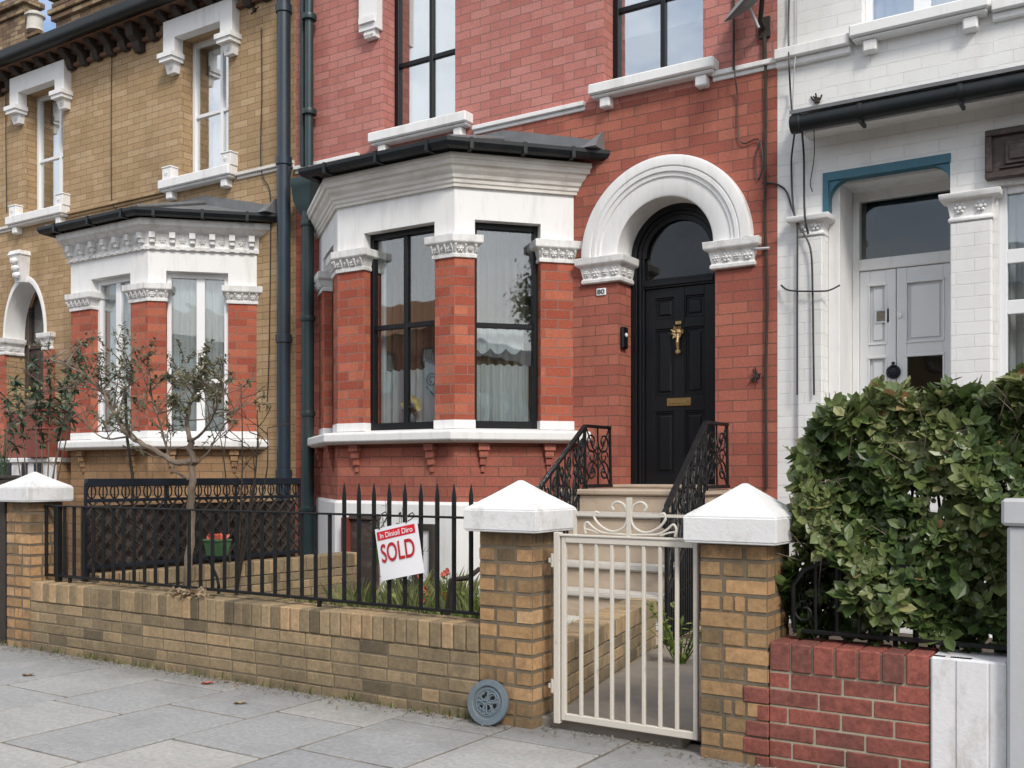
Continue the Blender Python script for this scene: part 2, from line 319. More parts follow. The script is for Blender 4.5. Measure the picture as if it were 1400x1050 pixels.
M['redplastic'] = plain('coral flowers', (.62,.14,.09), .5, var=.2, bs=60, bstr=.3)
M['greenplastic'] = plain('green bucket plastic', (.05,.12,.05), .45, var=.2, bs=20, bstr=.05)
M['sign'] = plain('white sign board', (.78,.78,.80), .4, var=.015, bs=6, bstr=.06)
M['signred'] = plain('sign red print', (.62,.012,.03), .4, var=.05, bstr=0)
M['signtext'] = plain('sign dark red letters', (.43,.012,.022), .4, var=.08, bstr=0)
M['blind'] = plain('pale roller blind', (.62,.66,.68), .8, var=.03, bstr=0)
M['net'] = netmat('net curtain', (.70,.75,.77), .86)
M['netwhite'] = netmat('sheer curtain', (.75,.78,.80), .85)
M['gold'] = plain('brown gold curtain', (.10,.076,.046), .8, var=.25, vs=3, bs=60, bstr=.1)
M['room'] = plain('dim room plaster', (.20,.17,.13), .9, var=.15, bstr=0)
M['glass'] = glassmat('window glass', .12)
M['glass_up'] = glassmat('upper window glass', .42)
M['glass_dim'] = glassmat('porch glass', .045)
M['yellowflower'] = plain('pale yellow petals', (.70,.58,.22), .6, var=.2, bstr=0)
M['cable'] = plain('black cable', (.02,.02,.022), .5, var=.2, bstr=0)
M['terracotta'] = plain('terracotta pot', (.32,.13,.06), .8, var=.2, bs=40, bstr=.2)
M['potgrey'] = plain('pale chimney pot', (.50,.48,.43), .8, var=.2, bs=30, bstr=.3)
footgrime(M['slab'], 3.9, 4.75, (.12,.11,.095)); footgrime(M['joint'], 3.9, 4.7, (.10,.09,.075))
topsoot(M['pier'], .86, 1.04, (.055,.042,.03), .75)
# ------------------------------------------------------------------ ground
def ground():
    g = MB(); g.poly([(-80,-60,-.06),(60,-60,-.06),(60,60,-.06),(-80,60,-.06)]); tag(g.build('ground', M['soil'], loc=(0,0,-.06)), kind='structure')
    g = MB(); g.poly([(-60,-7.5,-.13),(50,-7.5,-.13),(50,-.5,-.13),(-60,-.5,-.13)])
    g.v = [(x,y,-.05) for x,y,z in g.v]; tag(g.build('road', M['asphalt']), kind='structure')
    # paved footway: single slabs, each with its own tone and a hair of tilt
    g = MB(); x = -24.0; k = 0; rnd = random.Random(3)
    while x < 9:
        w = .64; y = -.5+(.43 if k%2 else 0)*rnd.uniform(.8,1.1)-.9; 
        while y < FY+.1:
            l = rnd.choice([.82,.9,.9,.98,.7]); y1 = min(y+l, FY+.12)
            if y1-y > .08:
                j = .011; t = rnd.random(); dz = [rnd.uniform(-.004,.0) for _ in range(4)]
                q = [(x+j,max(y,-.5)+j),(x+w-j,max(y,-.5)+j),(x+w-j,y1-j),(x+j,y1-j)]
                if y1 > -.4:
                    g.tone = min(1,max(0,.25+.6*t)); g.hexa([(a,b,-.05) for a,b in q]+[(a,b,e) for (a,b),e in zip(q,dz)])
            y += l
        x += w; k += 1
    o = g.build('pavement', [M['slab']], bevel=.004, loc=(0,0,-.05)); tag(o, kind='structure')
    g = MB(); g.poly([(-24,-.5,-.009),(9,-.5,-.009),(9,FY+.25,-.009),(-24,FY+.25,-.009)]); tag(g.build('pavement_bedding', M['joint'], recalc=False), kind='structure')
    g = MB(); g.box(-24,9,-.64,-.5,-.06,.0); tag(g.build('kerb', M['slab'], bevel=.012), kind='structure')
    # gardens
    g = MB(); n=40; rnd = random.Random(9)
    xs = [-24+33*i/70 for i in range(71)]; ys = [FY+.2+(F-FY-.1)*i/12 for i in range(13)]
    hh = {(i,j): rnd.uniform(-.02,.03) for i in range(71) for j in range(13)}
    for i in range(70):
        for j in range(12):
            g.poly([(xs[i],ys[j],hh[i,j]),(xs[i+1],ys[j],hh[i+1,j]),(xs[i+1],ys[j+1],hh[i+1,j+1]),(xs[i],ys[j+1],hh[i,j+1])])
    tag(g.build('garden_soil', M['soil'], recalc=False), kind='structure')
    g = MB(); g.prism([(-2.80,FY+.1),(-1.98,FY+.1),(-2.05,5.6),(-2.6,7.2),(-3.3,7.3),(-3.22,6.8)], -.03, .045); tag(g.build('garden_path', M['concrete'], bevel=.008), kind='structure')
ground()
def tuft(name, n, xr, yr, hr, label=None, seed=1, mat='grass', avoid=None):
    g = MB(); rnd = random.Random(seed)
    for _ in range(n):
        x, y = rnd.uniform(*xr), rnd.uniform(*yr)
        if avoid and avoid(x,y): continue
        h = rnd.uniform(*hr)*(.6+.8*abs(sin(x*5.1+1.3*y*3.7))); a = rnd.uniform(0,2*pi); w = rnd.uniform(.004,.008); b = rnd.uniform(.1,.6)*h
        t = rnd.random(); k = g.add([(x-w*cos(a),y-w*sin(a),0),(x+w*cos(a),y+w*sin(a),0),(x+w*.6*cos(a)-b*.4*sin(a),y+w*.6*sin(a)+b*.4*cos(a),h*.6),(x-b*sin(a),y+b*cos(a),h)])
        g.face([k,k+1,k+2,k+3], t)
    return g.build(name, M[mat], recalc=False)
tag(tuft('grass', 9000, (-6.45,-3.05), (4.75,7.6), (.05,.2), seed=2, avoid=lambda x,y: x>-2.8-(y-4.7)*.2-.12), kind='stuff')
# ------------------------------------------------------------------ building helpers
def wallplane(g, x0,x1,z0,z1, rects, arch=None, split=None, depth=.25, y=F, ez=1.0):
    xs = {x0,x1}; zs = {z0,z1}
    for r in rects: xs |= {r[0],r[1]}; zs |= {r[2],r[3]}
    if split: zs.add(split)
    if arch: cx,R,az0,azs = arch; xs |= {cx-R,cx+R}; zs |= {az0,azs,azs+R*ez}
    xs = sorted(xs); zs = sorted(zs)
    for a,b in zip(xs,xs[1:]):
        for c,d in zip(zs,zs[1:]):
            mx,mz = (a+b)/2,(c+d)/2
            if any(r[0]<mx<r[1] and r[2]<mz<r[3] for r in rects): continue
            if arch and cx-R<mx<cx+R and az0<mz<azs+R*ez: continue
            g.mi = 1 if split and mz>split else 0
            g.poly([(a,y,c),(b,y,c),(b,y,d),(a,y,d)])
    for r in rects:
        g.mi = 1 if split and r[2]>split else 0
        a,b,c,d = r[:4]; D = r[4] if len(r)>4 else depth; Y = y+D
        g.poly([(a,y,c),(a,y,d),(a,Y,d),(a,Y,c)]); g.poly([(b,y,c),(b,Y,c),(b,Y,d),(b,y,d)])
        g.poly([(a,y,d),(b,y,d),(b,Y,d),(a,Y,d)]); g.poly([(a,y,c),(a,Y,c),(b,Y,c),(b,y,c)])
    g.mi = 0
    if arch:
        Y = y+depth+.1; a,b = cx-R,cx+R
        g.poly([(a,y,az0),(a,y,azs),(a,Y,azs),(a,Y,az0)]); g.poly([(b,y,az0),(b,Y,az0),(b,Y,azs),(b,y,azs)])
        n = 32
        for i in range(n):
            t0,t1 = pi-pi*i/n, pi-pi*(i+1)/n
            p,q = (cx+R*cos(t0),azs+R*ez*sin(t0)),(cx+R*cos(t1),azs+R*ez*sin(t1))
            g.poly([(p[0],y,p[1]),(q[0],y,q[1]),(q[0],y,azs+R*ez),(p[0],y,azs+R*ez)]); g.poly([(p[0],y,p[1]),(p[0],Y,p[1]),(q[0],Y,q[1]),(q[0],y,q[1])])
def window(parent, o, d, a0,a1,z0,z1, dep, fw, cols, rows, mf, mg, bw=.045, sill=None, msill='white', heavy=None, ft=.07):
    """frame with mullions at fractions cols and transoms at fractions rows; pane as sub-part"""
    g = MB(); b1, b0 = -dep, -dep-ft
    g.ob(o,d,a0,a0+fw,b0,b1,z0,z1); g.ob(o,d,a1-fw,a1,b0,b1,z0,z1)
    g.ob(o,d,a0+fw,a1-fw,b0,b1-.004,z0,z0+fw*1.1); g.ob(o,d,a0+fw,a1-fw,b0,b1-.004,z1-fw,z1)
    ia0,ia1,iz0,iz1 = a0+fw,a1-fw,z0+fw*1.1,z1-fw
    for c in cols:
        w = heavy if heavy else bw; x = ia0+(ia1-ia0)*c; g.ob(o,d,x-w/2,x+w/2,b0+.004,b1-.010,iz0,iz1)
    for r in rows:
        z = iz0+(iz1-iz0)*r; g.ob(o,d,ia0,ia1,b0+.006,b1-.014,z-bw/2,z+bw/2)
    w = g.build('window', M[mf], parent, bevel=.004)
    p = MB(); p.ob(o,d,ia0-.01,ia1+.01,-dep-.045,-dep-.039,iz0-.01,iz1+.01); p.build('pane', M[mg], w)
    if sill:
        s = MB(); sx0,sx1,sz0,sz1,so = sill; s.ob(o,d,sx0,sx1,-dep-.02,so,sz0+.03,sz1)
        s.ob(o,d,sx0+.02,sx1-.02,-.02,so-.03,sz0,sz0+.03)
        for x in (sx0+.1, sx1-.2): s.ob(o,d,x,x+.11,-.02,so-.05,sz0-.10,sz0)
        s.build('sill', M[msill], w, bevel=.012)
    return w
def curtain(name, mat, o, d, a0,a1,b,z0,z1, amp=.02, wl=.09, label=None, cat='curtain', group=None, top=None, seed=0, scal=0):
    n = (d[1],-d[0]); g = MB(); rnd = random.Random(seed); N = max(8,int((a1-a0)/.012)); ph = rnd.random()*6
    def off(a): return amp*sin(2*pi*a/wl+ph+1.2*sin(a*7+ph))+amp*.4*sin(2*pi*a/(wl*.43)+ph*2)
    rows = 6; ks = []
    for j in range(rows+1):
        t = j/rows; pts = []
        for i in range(N+1):
            a = a0+(a1-a0)*i/N; bb = b+off(a)*(1-.35*t); zb = z0+(abs(sin((a-a0)/scal*pi))*-.06 if scal else 0)
            pts.append((o[0]+d[0]*a+n[0]*bb, o[1]+d[1]*a+n[1]*bb, zb+(z1-zb)*t+(.008*sin(2*pi*a/wl+ph) if j==rows else 0)))
        ks.append(g.add(pts))
    for u,w in zip(ks,ks[1:]):
        for i in range(N): g.face([u+i,u+i+1,w+i+1,w+i])
    ob = g.build(name, M[mat], smooth=True, recalc=False)
    return tag(ob, label, cat, group)
def pierpoly(path, i, wp, wn, dep, off):
    ends = True; m = miters(path, True)[i]; p = path[i]
    def dirn(k): 
        a,b = path[k],path[k+1]; l = sqrt((b[0]-a[0])**2+(b[1]-a[1])**2); return ((b[0]-a[0])/l,(b[1]-a[1])/l)
    P = (p[0]+m[0]*off,p[1]+m[1]*off); I = (p[0]-m[0]*dep,p[1]-m[1]*dep)
    out = []
    if i > 0:
        d = dirn(i-1); n = (d[1],-d[0]); w = wp+off
        out = [(p[0]-d[0]*w-n[0]*(dep),p[1]-d[1]*w-n[1]*(dep)),(p[0]-d[0]*w+n[0]*off,p[1]-d[1]*w+n[1]*off)]
    out.append(P)
    if i < len(path)-1:
        d = dirn(i); n = (d[1],-d[0]); w = wn+off
        out += [(p[0]+d[0]*w+n[0]*off,p[1]+d[1]*w+n[1]*off),(p[0]+d[0]*w-n[0]*(dep),p[1]+d[1]*w-n[1]*(dep))]
    out.append(I)
    return out
def rosette(g, c, n, r=.035):
    n = Vector((n[0],n[1],0)); t = Vector((-n.y,n.x,0)); c = Vector(c)
    g.lathe(c, [(r*.35,-.01),(r*.4,.012),(0.001,.016)], 8, n)
    for k in range(6):
        a = 2*pi*k/6; q = c+(t*cos(a)+Vector((0,0,1))*sin(a))*r*.68
        g.lathe(q, [(r*.36,-.01),(r*.3,.007),(.001,.011)], 7, n)
def carved(g, path, i, wp, wn, z0, z1):
    """leaf and scroll carving on a capital's faces"""
    p = path[i]
    def run(d, w, sgn):
        n = (d[1],-d[0]); k = max(2,int(w/.075)); zc = (z0+z1)/2
        for j in range(k):
            a = w*(j+.5)/k; c = (p[0]+sgn*d[0]*a+n[0]*.028, p[1]+sgn*d[1]*a+n[1]*.028, zc)
            rosette(g, c, n, .036 if j%2==0 else .026)
        for j in range(k+1):
            a = w*j/k; q = Vector((p[0]+sgn*d[0]*a+n[0]*.03, p[1]+sgn*d[1]*a+n[1]*.03, 0))
            g.tube([q+Vector((0,0,z0+.012)), q+Vector((n[0]*.012,n[1]*.012,zc)), q+Vector((n[0]*.03,n[1]*.03,z1-.01))], [.006,.010,.013], 6)
    for k,sgn,w in ((i-1,-1,wp),(i,1,wn)):
        if 0 <= k < len(path)-1 and w:
            a,b = path[k],path[k+1]; l = sqrt((b[0]-a[0])**2+(b[1]-a[1])**2); run(((b[0]-a[0])/l,(b[1]-a[1])/l), w, sgn)
def bay(root, path, W, base, mplinth, mbase, mwin, mglass, lay, mcorn, dent=False, z_pl=1.03):
    seg = []
    for a,b in zip(path,path[1:]):
        l = sqrt((b[0]-a[0])**2+(b[1]-a[1])**2); seg.append((((b[0]-a[0])/l,(b[1]-a[1])/l),l))
    g = MB(); g.sweep(path, [(0,z_pl),(0,1.62),(-.28,1.62),(-.28,z_pl)], True); bw = g.build('bay_wall', M[mbase], root)
    # shaped brick brackets below the sill
    for q,(d,l) in zip(path,seg):
        for a in (.22, l-.32):
            s = MB(); [s.ob(q,d,a+.012*k,a+.11-.012*k,-.01,.075-.018*k,1.60-.07*(k+1),1.60-.07*k) for k in range(4)]; s.build('bracket', M[mbase], bw)
    g = MB(); g.sweep(path, [(.03,-.08),(.03,z_pl-.03),(.012,z_pl),(-.2,z_pl),(-.2,-.08)], True); g.build('plinth', M[mplinth], root)
    g = MB(); g.sweep(path, [(-.25,1.60),(.10,1.60),(.13,1.615),(.15,1.63),(.15,1.70),(.14,1.715),(-.25,1.76)], True); sl = g.build('bay_sill', M['white'], root, bevel=.006)
    for i,(wp,wn) in enumerate(W):
        f = lambda off,z,dep=.24: [(x,y,z) for x,y in pierpoly(path,i,wp,wn,dep,off)]
        g = MB(); g.loft([f(-.001,1.74),f(-.001,3.38)]); pr = g.build('pier', M['red_trim'], root, bevel=.004)
        g = MB(); g.loft([f(.006,1.735),f(.006,1.82)]); g.build('pier_base', M['white'], pr)
        g = MB(); g.loft([f(.004,3.372),f(.018,3.375),(f(.020,3.405)),f(.010,3.415),f(.03,3.49),f(.065,3.51),f(.07,3.52),f(.072,3.585),f(.0,3.592)]); carved(g,path,i,wp,wn,3.415,3.50); g.build('capital', M['white_trim'], pr, bevel=.003)
        g = MB(); g.loft([f(.0,3.588),f(.0,3.7448)]); g.build('pier_top', M['white'], pr)
    g = MB(); g.sweep(path, [(-.26,3.745),(0,3.745),(0,4.10),(-.26,4.10)], True); fr = g.build('frieze', M['white'], root)
    g = MB()
    if dent: pf = [(0,3.99),(.025,3.99),(.03,4.03),(.02,4.05),(.03,4.18),(.09,4.21),(.12,4.24),(.16,4.26),(.17,4.33),(-.2,4.335),(-.2,3.99)]
    else: pf = [(0,4.045),(.028,4.045),(.03,4.07),(.042,4.082),(.046,4.11),(.062,4.125),(.07,4.155),(.10,4.19),(.112,4.22),(.138,4.235),(.142,4.275),(.155,4.285),(.155,4.33),(-.2,4.335),(-.2,4.045)]
    g.sweep(path, pf, True)
    if dent:
        for q,(d,l) in zip(path,seg):
            n = int(l/.115)
            for k in range(n):
                a = (k+.5)*l/n
                if k%2==0: g.ob(q,d,a-.035,a+.035,.02,.10,4.12,4.19); g.ob(q,d,a-.028,a+.028,.02,.075,4.07,4.12)
                else: rosette(g,(q[0]+d[0]*a+d[1]*.03,q[1]+d[1]*a-d[0]*.03,4.11),(d[1],-d[0]),.04)
                g.ob(q,d,a-.03,a+.03,.02,.045,3.995,4.025)
    g.build('cornice', M[mcorn], root)
    # gutter, brackets, roof
    full = path; path = [(path[1][0]-.14,F),path[1],path[2],path[3]]
    g = MB(); g.sweep(path, [(.185,4.425),(.185,4.39),(.205,4.352),(.245,4.335),(.285,4.352),(.305,4.39),(.305,4.425),(.29,4.425),(.29,4.40),(.20,4.40),(.20,4.425)], True); gt = g.build('gutter', M['gutter'], root, smooth=False)
    for q,(d,l) in list(zip(path,seg))[1:]:
        for a in (.08,l*.5,l-.12):
            s = MB(); s.ob(q,d,a,a+.035,.17,.312,4.328,4.432); s.build('bracket', M['gutter'], gt)
    m = miters(path, True); out = [(p[0]+k[0]*.23,p[1]+k[1]*.23,4.415) for p,k in zip(path,m)]
    i1,i2 = (path[1][0]+.12,F+.02,4.74),(path[2][0]-.05,F+.02,4.74)
    g = MB(); g.poly([out[0],out[1],i1]); g.poly([out[1],out[2],i2,i1]); g.poly([out[2],out[3],i2]); g.poly([(x,y,z-.03) for x,y,z in out][::-1])
    for a,b in ((out[1],i1),(out[2],i2)):
        g.tube([Vector(a)+Vector((0,0,.02)),Vector(b)+Vector((0,0,.02))],.03,8)
    # lead flashing stepped up the wall
    a_,b_ = Vector(i2),Vector((out[3][0]-.02,F,4.43)); n_=8
    for s0 in range(n_):
        p0,p1 = a_.lerp(b_,s0/n_),a_.lerp(b_,(s0+1)/n_); wv = .012*((s0*7)%3-1)
        g.hexa([(p0.x,F-.016,p0.z-.05),(p1.x,F-.016,p1.z-.05),(p1.x,F+.01,p1.z-.05),(p0.x,F+.01,p0.z-.05),(p0.x,F-.014,p0.z+.11),(p1.x,F-.014,p1.z+.11+wv*.3),(p1.x,F+.01,p1.z+.11+wv*.3),(p0.x,F+.01,p0.z+.11)])
    g.hexa([(b_.x-.10,F-.20,4.43),(b_.x+.06,F-.20,4.43),(b_.x+.06,F+.01,4.43),(b_.x-.10,F+.01,4.43),(b_.x-.02,F-.05,4.56),(b_.x+.05,F-.05,4.60),(b_.x+.05,F+.01,4.62),(b_.x-.02,F+.01,4.58)])
    g.box(i1[0],i2[0],F-.014,F+.02,4.70,4.84)
    g.build('bay_roof', M['lead'], root, recalc=False)
    path = full; ws = []
    for k,(q,(d,l)) in enumerate(zip(path,seg)):
        a0 = W[k][1]-.02; a1 = l-W[k+1][0]+.02
        cols,rows,heavy = lay[k]
        ws.append((q,d,a0,a1)); window(root,q,d,a0,a1,1.745,3.75,.10,.065 if mwin=='black' else .07,cols,rows,mwin,mglass,.05,heavy=heavy)
    return ws
def archdoor(root, cx, R, Ro, zs, z0, mring, plain_ring=False, ez=1.0):
    g = MB(); n = 40
    if plain_ring: pf = [(R,-.30),(R,.02),(R+.03,.025),(R+.05,.02),(R+.05,-.02)]
    else: pf = [(R,-.30),(R,.035),(R+.015,.045),(R+.17,.045),(R+.18,.06),(R+.215,.063),(R+.222,.078),(R+.255,.08),(R+.265,.07),(R+.275,.085),(Ro-.02,.09),(Ro,.08),(Ro,-.02)]
    ks = []
    for i in range(n+1):
        t = pi-pi*i/n; ks.append(g.add([(cx+r*cos(t),F-b,zs+r*ez*sin(t)) for r,b in pf]))
    for a,b in zip(ks,ks[1:]):
        for i in range(len(pf)): j=(i+1)%len(pf); g.face([a+i,b+i,b+j,a+j])
    g.face([ks[0]+i for i in range(len(pf))]); g.face([ks[-1]+i for i in range(len(pf))])
    ar = g.build('arch_surround', M[mring], root, smooth=True)
    rr = (R+.19) if plain_ring else Ro
    for s in (-1,1):
        a,b = cx+s*(R-.02), cx+s*(rr+.01); x0,x1 = min(a,b),max(a,b); g = MB()
        def ring(e,z): return [(x0-e,F-.03-e,z),(x1+e,F-.03-e,z),(x1+e,F+.28,z),(x0-e,F+.28,z)]
        g.loft([ring(.0,zs-.25),ring(.012,zs-.245),ring(.014,zs-.215),ring(.0,zs-.20),ring(.02,zs-.10),ring(.05,zs-.08),ring(.06,zs-.065),ring(.065,zs-.005),ring(.03,zs+.002)])
        k = 4
        for j in range(k): rosette(g,(x0+(x1-x0)*(j+.5)/k,F-.042,zs-.15),(0,-1),.045 if j%2 else .033)
        for j in range(2): rosette(g,((x1+.012) if s<0 else (x0-.012),F+.05+.12*j,zs-.15),(1 if s<0 else -1,0),.04)
        g.build('capital', M['white_trim'], ar, bevel=.004)
    return ar
def door_black(root, cx, R, zs, z0):
    y = F+.27; lf = .355
    g = MB()
    for s in (-1,1):
        a,b = sorted((cx+s*R,cx+s*(lf+.004))); g.box(a,b,y+.02,y+.13,z0,zs+.0)
        a,b = sorted((cx+s*(R-.001),cx+s*(R-.06))); g.box(a,b,y-.012,y+.02,z0,zs)
        a,b = sorted((cx+s*(R-.075),cx+s*(R-.10))); g.box(a,b,y+.0,y+.02,z0,zs)
    n = 32
    for r0,r1,ya,yb in ((R-.001,R-.06,y-.012,y+.12),(R-.0601,R-.10,y+.012,y+.12),(R-.1001,lf-.02,y+.022,y+.13)):
        ks = []
        for i in range(n+1):
            t = pi-pi*i/n; ks.append(g.add([(cx+r0*cos(t),ya,zs+r0*sin(t)),(cx+r1*cos(t),ya,zs+r1*sin(t)),(cx+r1*cos(t),yb,zs+r1*sin(t)),(cx+r0*cos(t),yb,zs+r0*sin(t))]))
        for a,b in zip(ks,ks[1:]):
            for i in range(4): j=(i+1)%4; g.face([a+i,b+i,b+j,a+j])
    g.box(cx-lf-.003,cx+lf+.003,y+.025,y+.12,3.10,3.19); g.box(cx-lf-.003,cx+lf+.003,y+.008,y+.025,3.12,3.165)
    fr = g.build('door_frame', M['black'], root, bevel=.004)
    g = MB(); pts = [(cx-lf-.01,3.15),(cx+lf+.01,3.15)]+[(cx+(lf+.01)*cos(pi*i/24),zs+(lf+.01)*sin(pi*i/24)) for i in range(25)]
    k = g.add([(x,y+.06,z) for x,z in pts]); g.face(range(k,k+len(pts))); g.build('fanlight', M['glass_dim'], fr)
    # six-panel leaf
    g = MB(); Y0 = y+.045; Y1 = y+.09
    ps = [(2.80,3.00),(2.06,2.70),(1.30,1.90)]; zc = [1.18]+[v for p in ps[::-1] for v in p]+[3.097]
    xs = [(cx-lf+.10,cx-.055),(cx+.055,cx+lf-.10)]
    g.box(cx-lf,cx-lf+.10,Y0,Y1,1.185,3.097); g.box(cx+lf-.10,cx+lf,Y0,Y1,1.185,3.097); g.box(cx-.055,cx+.055,Y0,Y1,1.185,3.097)
    for a,b in xs:
        for c,d in zip(zc[::2],zc[1::2]): g.box(a,b,Y0+.001,Y1,c+.005,d)
        for c,d in ps:
            g.box(a,b,Y0+.022,Y1,c,d)
            e=.012
            for q in ((a,a+e,c,d),(b-e,b,c,d),(a+e,b-e,c,c+e),(a+e,b-e,d-e,d)): g.box(q[0],q[1],Y0+.006,Y0+.022,q[2],q[3])
            g.loft([[(a+m,Y0+yy,c+m),(b-m,Y0+yy,c+m),(b-m,Y0+yy,d-m),(a+m,Y0+yy,d-m)] for m,yy in ((.03,.0219),(.045,.010))])
    lf_ = g.build('door', M['black'], root, bevel=.003)
    # letterbox and knocker
    g = MB(); g.box(cx-.125,cx+.125,Y0-.012,Y0+.005,1.955,2.03); g.box(cx-.10,cx+.10,Y0-.019,Y0-.012,1.975,2.01); g.build('letterbox', M['brass'], lf_, bevel=.004)
    g = MB(); c = Vector((cx,Y0-.012,2.66)); rnd = random.Random(4)
    for k in range(16):
        a = 2*pi*k/16+rnd.uniform(-.2,.2); d = Vector((cos(a)*.9,-.35-.4*rnd.random(),sin(a))); g.leaf(c+Vector((0,-.005,0)), d, Vector((0,-1,0)), rnd.uniform(.05,.085), .035, .5)
    g.lathe(c,[(.03,0),(.03,-.02),(.001,-.035)],10,(0,1,0)); g.tube([c+Vector((0,-.015,-.02)),c+Vector((0,-.03,-.10)),c+Vector((0,-.02,-.17))],[.013,.018,.012],8)
    g.lathe(c+Vector((0,-.02,-.19)),[(.001,-.03),(.026,-.012),(.026,.012),(.001,.03)],10)
    g.box(c.x-.03,c.x+.03,c.y-.012,c.y+.01,c.z+.075,c.z+.105)
    g.build('knocker', M['bronze'], lf_)
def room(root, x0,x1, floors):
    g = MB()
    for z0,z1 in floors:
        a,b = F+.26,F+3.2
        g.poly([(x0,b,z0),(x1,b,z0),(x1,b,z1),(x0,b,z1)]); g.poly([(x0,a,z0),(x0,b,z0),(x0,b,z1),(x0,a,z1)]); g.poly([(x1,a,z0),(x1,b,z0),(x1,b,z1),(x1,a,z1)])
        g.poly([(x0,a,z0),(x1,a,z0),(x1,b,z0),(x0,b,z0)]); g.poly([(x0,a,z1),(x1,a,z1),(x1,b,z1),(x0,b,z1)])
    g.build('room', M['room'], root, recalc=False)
def shell(root, x0,x1, ztop, mwall, pitch=.6):
    """closed back of the house: flank and rear walls and a pitched slate roof"""
    g = MB(); y1 = F+8; ym = F+4
    g.poly([(x0,y1,-.1),(x1,y1,-.1),(x1,y1,ztop),(x0,y1,ztop)])
    for x in (x0,x1): g.poly([(x,F+.26,-.1),(x,y1,-.1),(x,y1,ztop),(x,F+.26,ztop)])
    g.build('rear_wall', M[mwall], root, recalc=False)
    g = MB(); h = 4.2*pitch
    g.poly([(x0,F-.25,ztop),(x1,F-.25,ztop),(x1,ym,ztop+h),(x0,ym,ztop+h)]); g.poly([(x1,y1+.2,ztop),(x0,y1+.2,ztop),(x0,ym,ztop+h),(x1,ym,ztop+h)])
    for x in (x0,x1): g.poly([(x,F-.25,ztop),(x,ym,ztop+h),(x,y1+.2,ztop)])
    g.build('roof', M['slate'], root, recalc=False)
O2, DX = (0,F), (1,0)
XB1, XB2 = -8.80, PX(1063,F)     # party lines yellow/red and red/white
# ------------------------------------------------------------------ red house
RED = thing('red_brick_house', ((XB1+XB2)/2,F,0), 'red brick house with white canted bay, white arched doorway and black door', 'house')
rc, rR, rO, rZS, rZ0 = -4.02, .486, .855, 3.40, 1.18
BX = (-8.42,-7.30,-5.80,-5.005)
w1 = (-7.444,-6.452,5.10,7.0); w2 = (-4.671,-3.646,5.06,7.0)
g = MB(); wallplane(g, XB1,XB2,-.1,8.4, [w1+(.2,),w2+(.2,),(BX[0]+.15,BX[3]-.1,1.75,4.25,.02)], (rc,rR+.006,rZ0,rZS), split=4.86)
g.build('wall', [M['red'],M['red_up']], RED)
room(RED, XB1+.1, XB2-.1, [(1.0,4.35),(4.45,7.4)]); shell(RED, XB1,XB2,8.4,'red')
for q in ((XB1,w1[0]-.35),(w1[1]+.25,w2[0]-.2),(w2[1]+.1,XB2+.03)):
    g = MB(); g.box(q[0],q[1],F-.05,F+.01,4.90,4.945); g.box(q[0],q[1]-.03 if q[1]>XB2 else q[1],F-.02,F+.01,4.86,4.8995); g.build('string_course', M['white'], RED, bevel=.006)
window(RED,O2,DX,w1[0],w1[1],w1[2],w1[3],.19,.06,[.52],[.42],'black','glass_up',.05,sill=(PX(502,8.66),PX(636,8.66),4.95,5.09,.14))
window(RED,O2,DX,w2[0],w2[1],w2[2],w2[3],.19,.06,[.52],[.40],'black','glass_up',.05,sill=(PX(803,8.66),PX(975,8.66),4.92,5.05,.14))
g = MB(); g.box(-7.72,-7.46,F-.10,F+.02,6.26,6.9); g.box(-7.70,-7.48,F-.13,F+.02,6.33,6.40); g.box(-7.66,-7.50,F-.08,F+.02,6.18,6.26)
for k in range(3): rosette(g,(-7.64+.05*k,F-.085,6.215),(0,-1),.022)
g.build('window_hood_bracket', M['white'], RED, bevel=.008)
rpath = [(BX[0],F),(BX[1],B),(BX[2],B),(BX[3],F)]
rws = bay(RED, rpath, [(0,.38),(.30,.36),(.24,.20),(.34,0)], None, 'white', 'red', 'black', 'glass', [([],[.52],None),([.5],[.52],None),([],[.50],None)], 'cream_trim')
archdoor(RED, rc, rR, rO, rZS, rZ0, 'white'); door_black(RED, rc, rR, rZS, rZ0)
# downpipe with hopper at the party line
g = MB(); xp = PX(421,8.66); g.tube([(xp,8.66,0),(xp,8.66,4.35)],.072,12); g.tube([(xp,8.68,4.7),(xp,8.68,8.3)],.05,12)
g.tube([(xp-.12,8.70,4.9),(xp-.12,8.70,8.3)],.03,8)
g.loft([[(xp+sx*w,8.66+sy*w*.8,z) for sx,sy in((-1,-1),(1,-1),(1,1),(-1,1))] for w,z in ((.07,4.30),(.13,4.45),(.15,4.62),(.16,4.64),(.16,4.72))])
for z in (.9,2.0,3.1,4.2,5.5,6.6): g.lathe((xp,8.66 if z<4.4 else 8.68,z),[(.085,-.03),(.09,0),(.085,.03)],12)
g.build('downpipe', M['greenpipe'], RED, smooth=True)
g = MB(); pb = [(-5.55,F-.0),(-5.5,8.45)]
g.tube([(BX[1]-.36,F-.30,4.37),(xp+.3,F-.16,4.37),(xp,8.64,4.37)],.05,10); g.build('gutter_return', M['gutter'], RED, smooth=True)
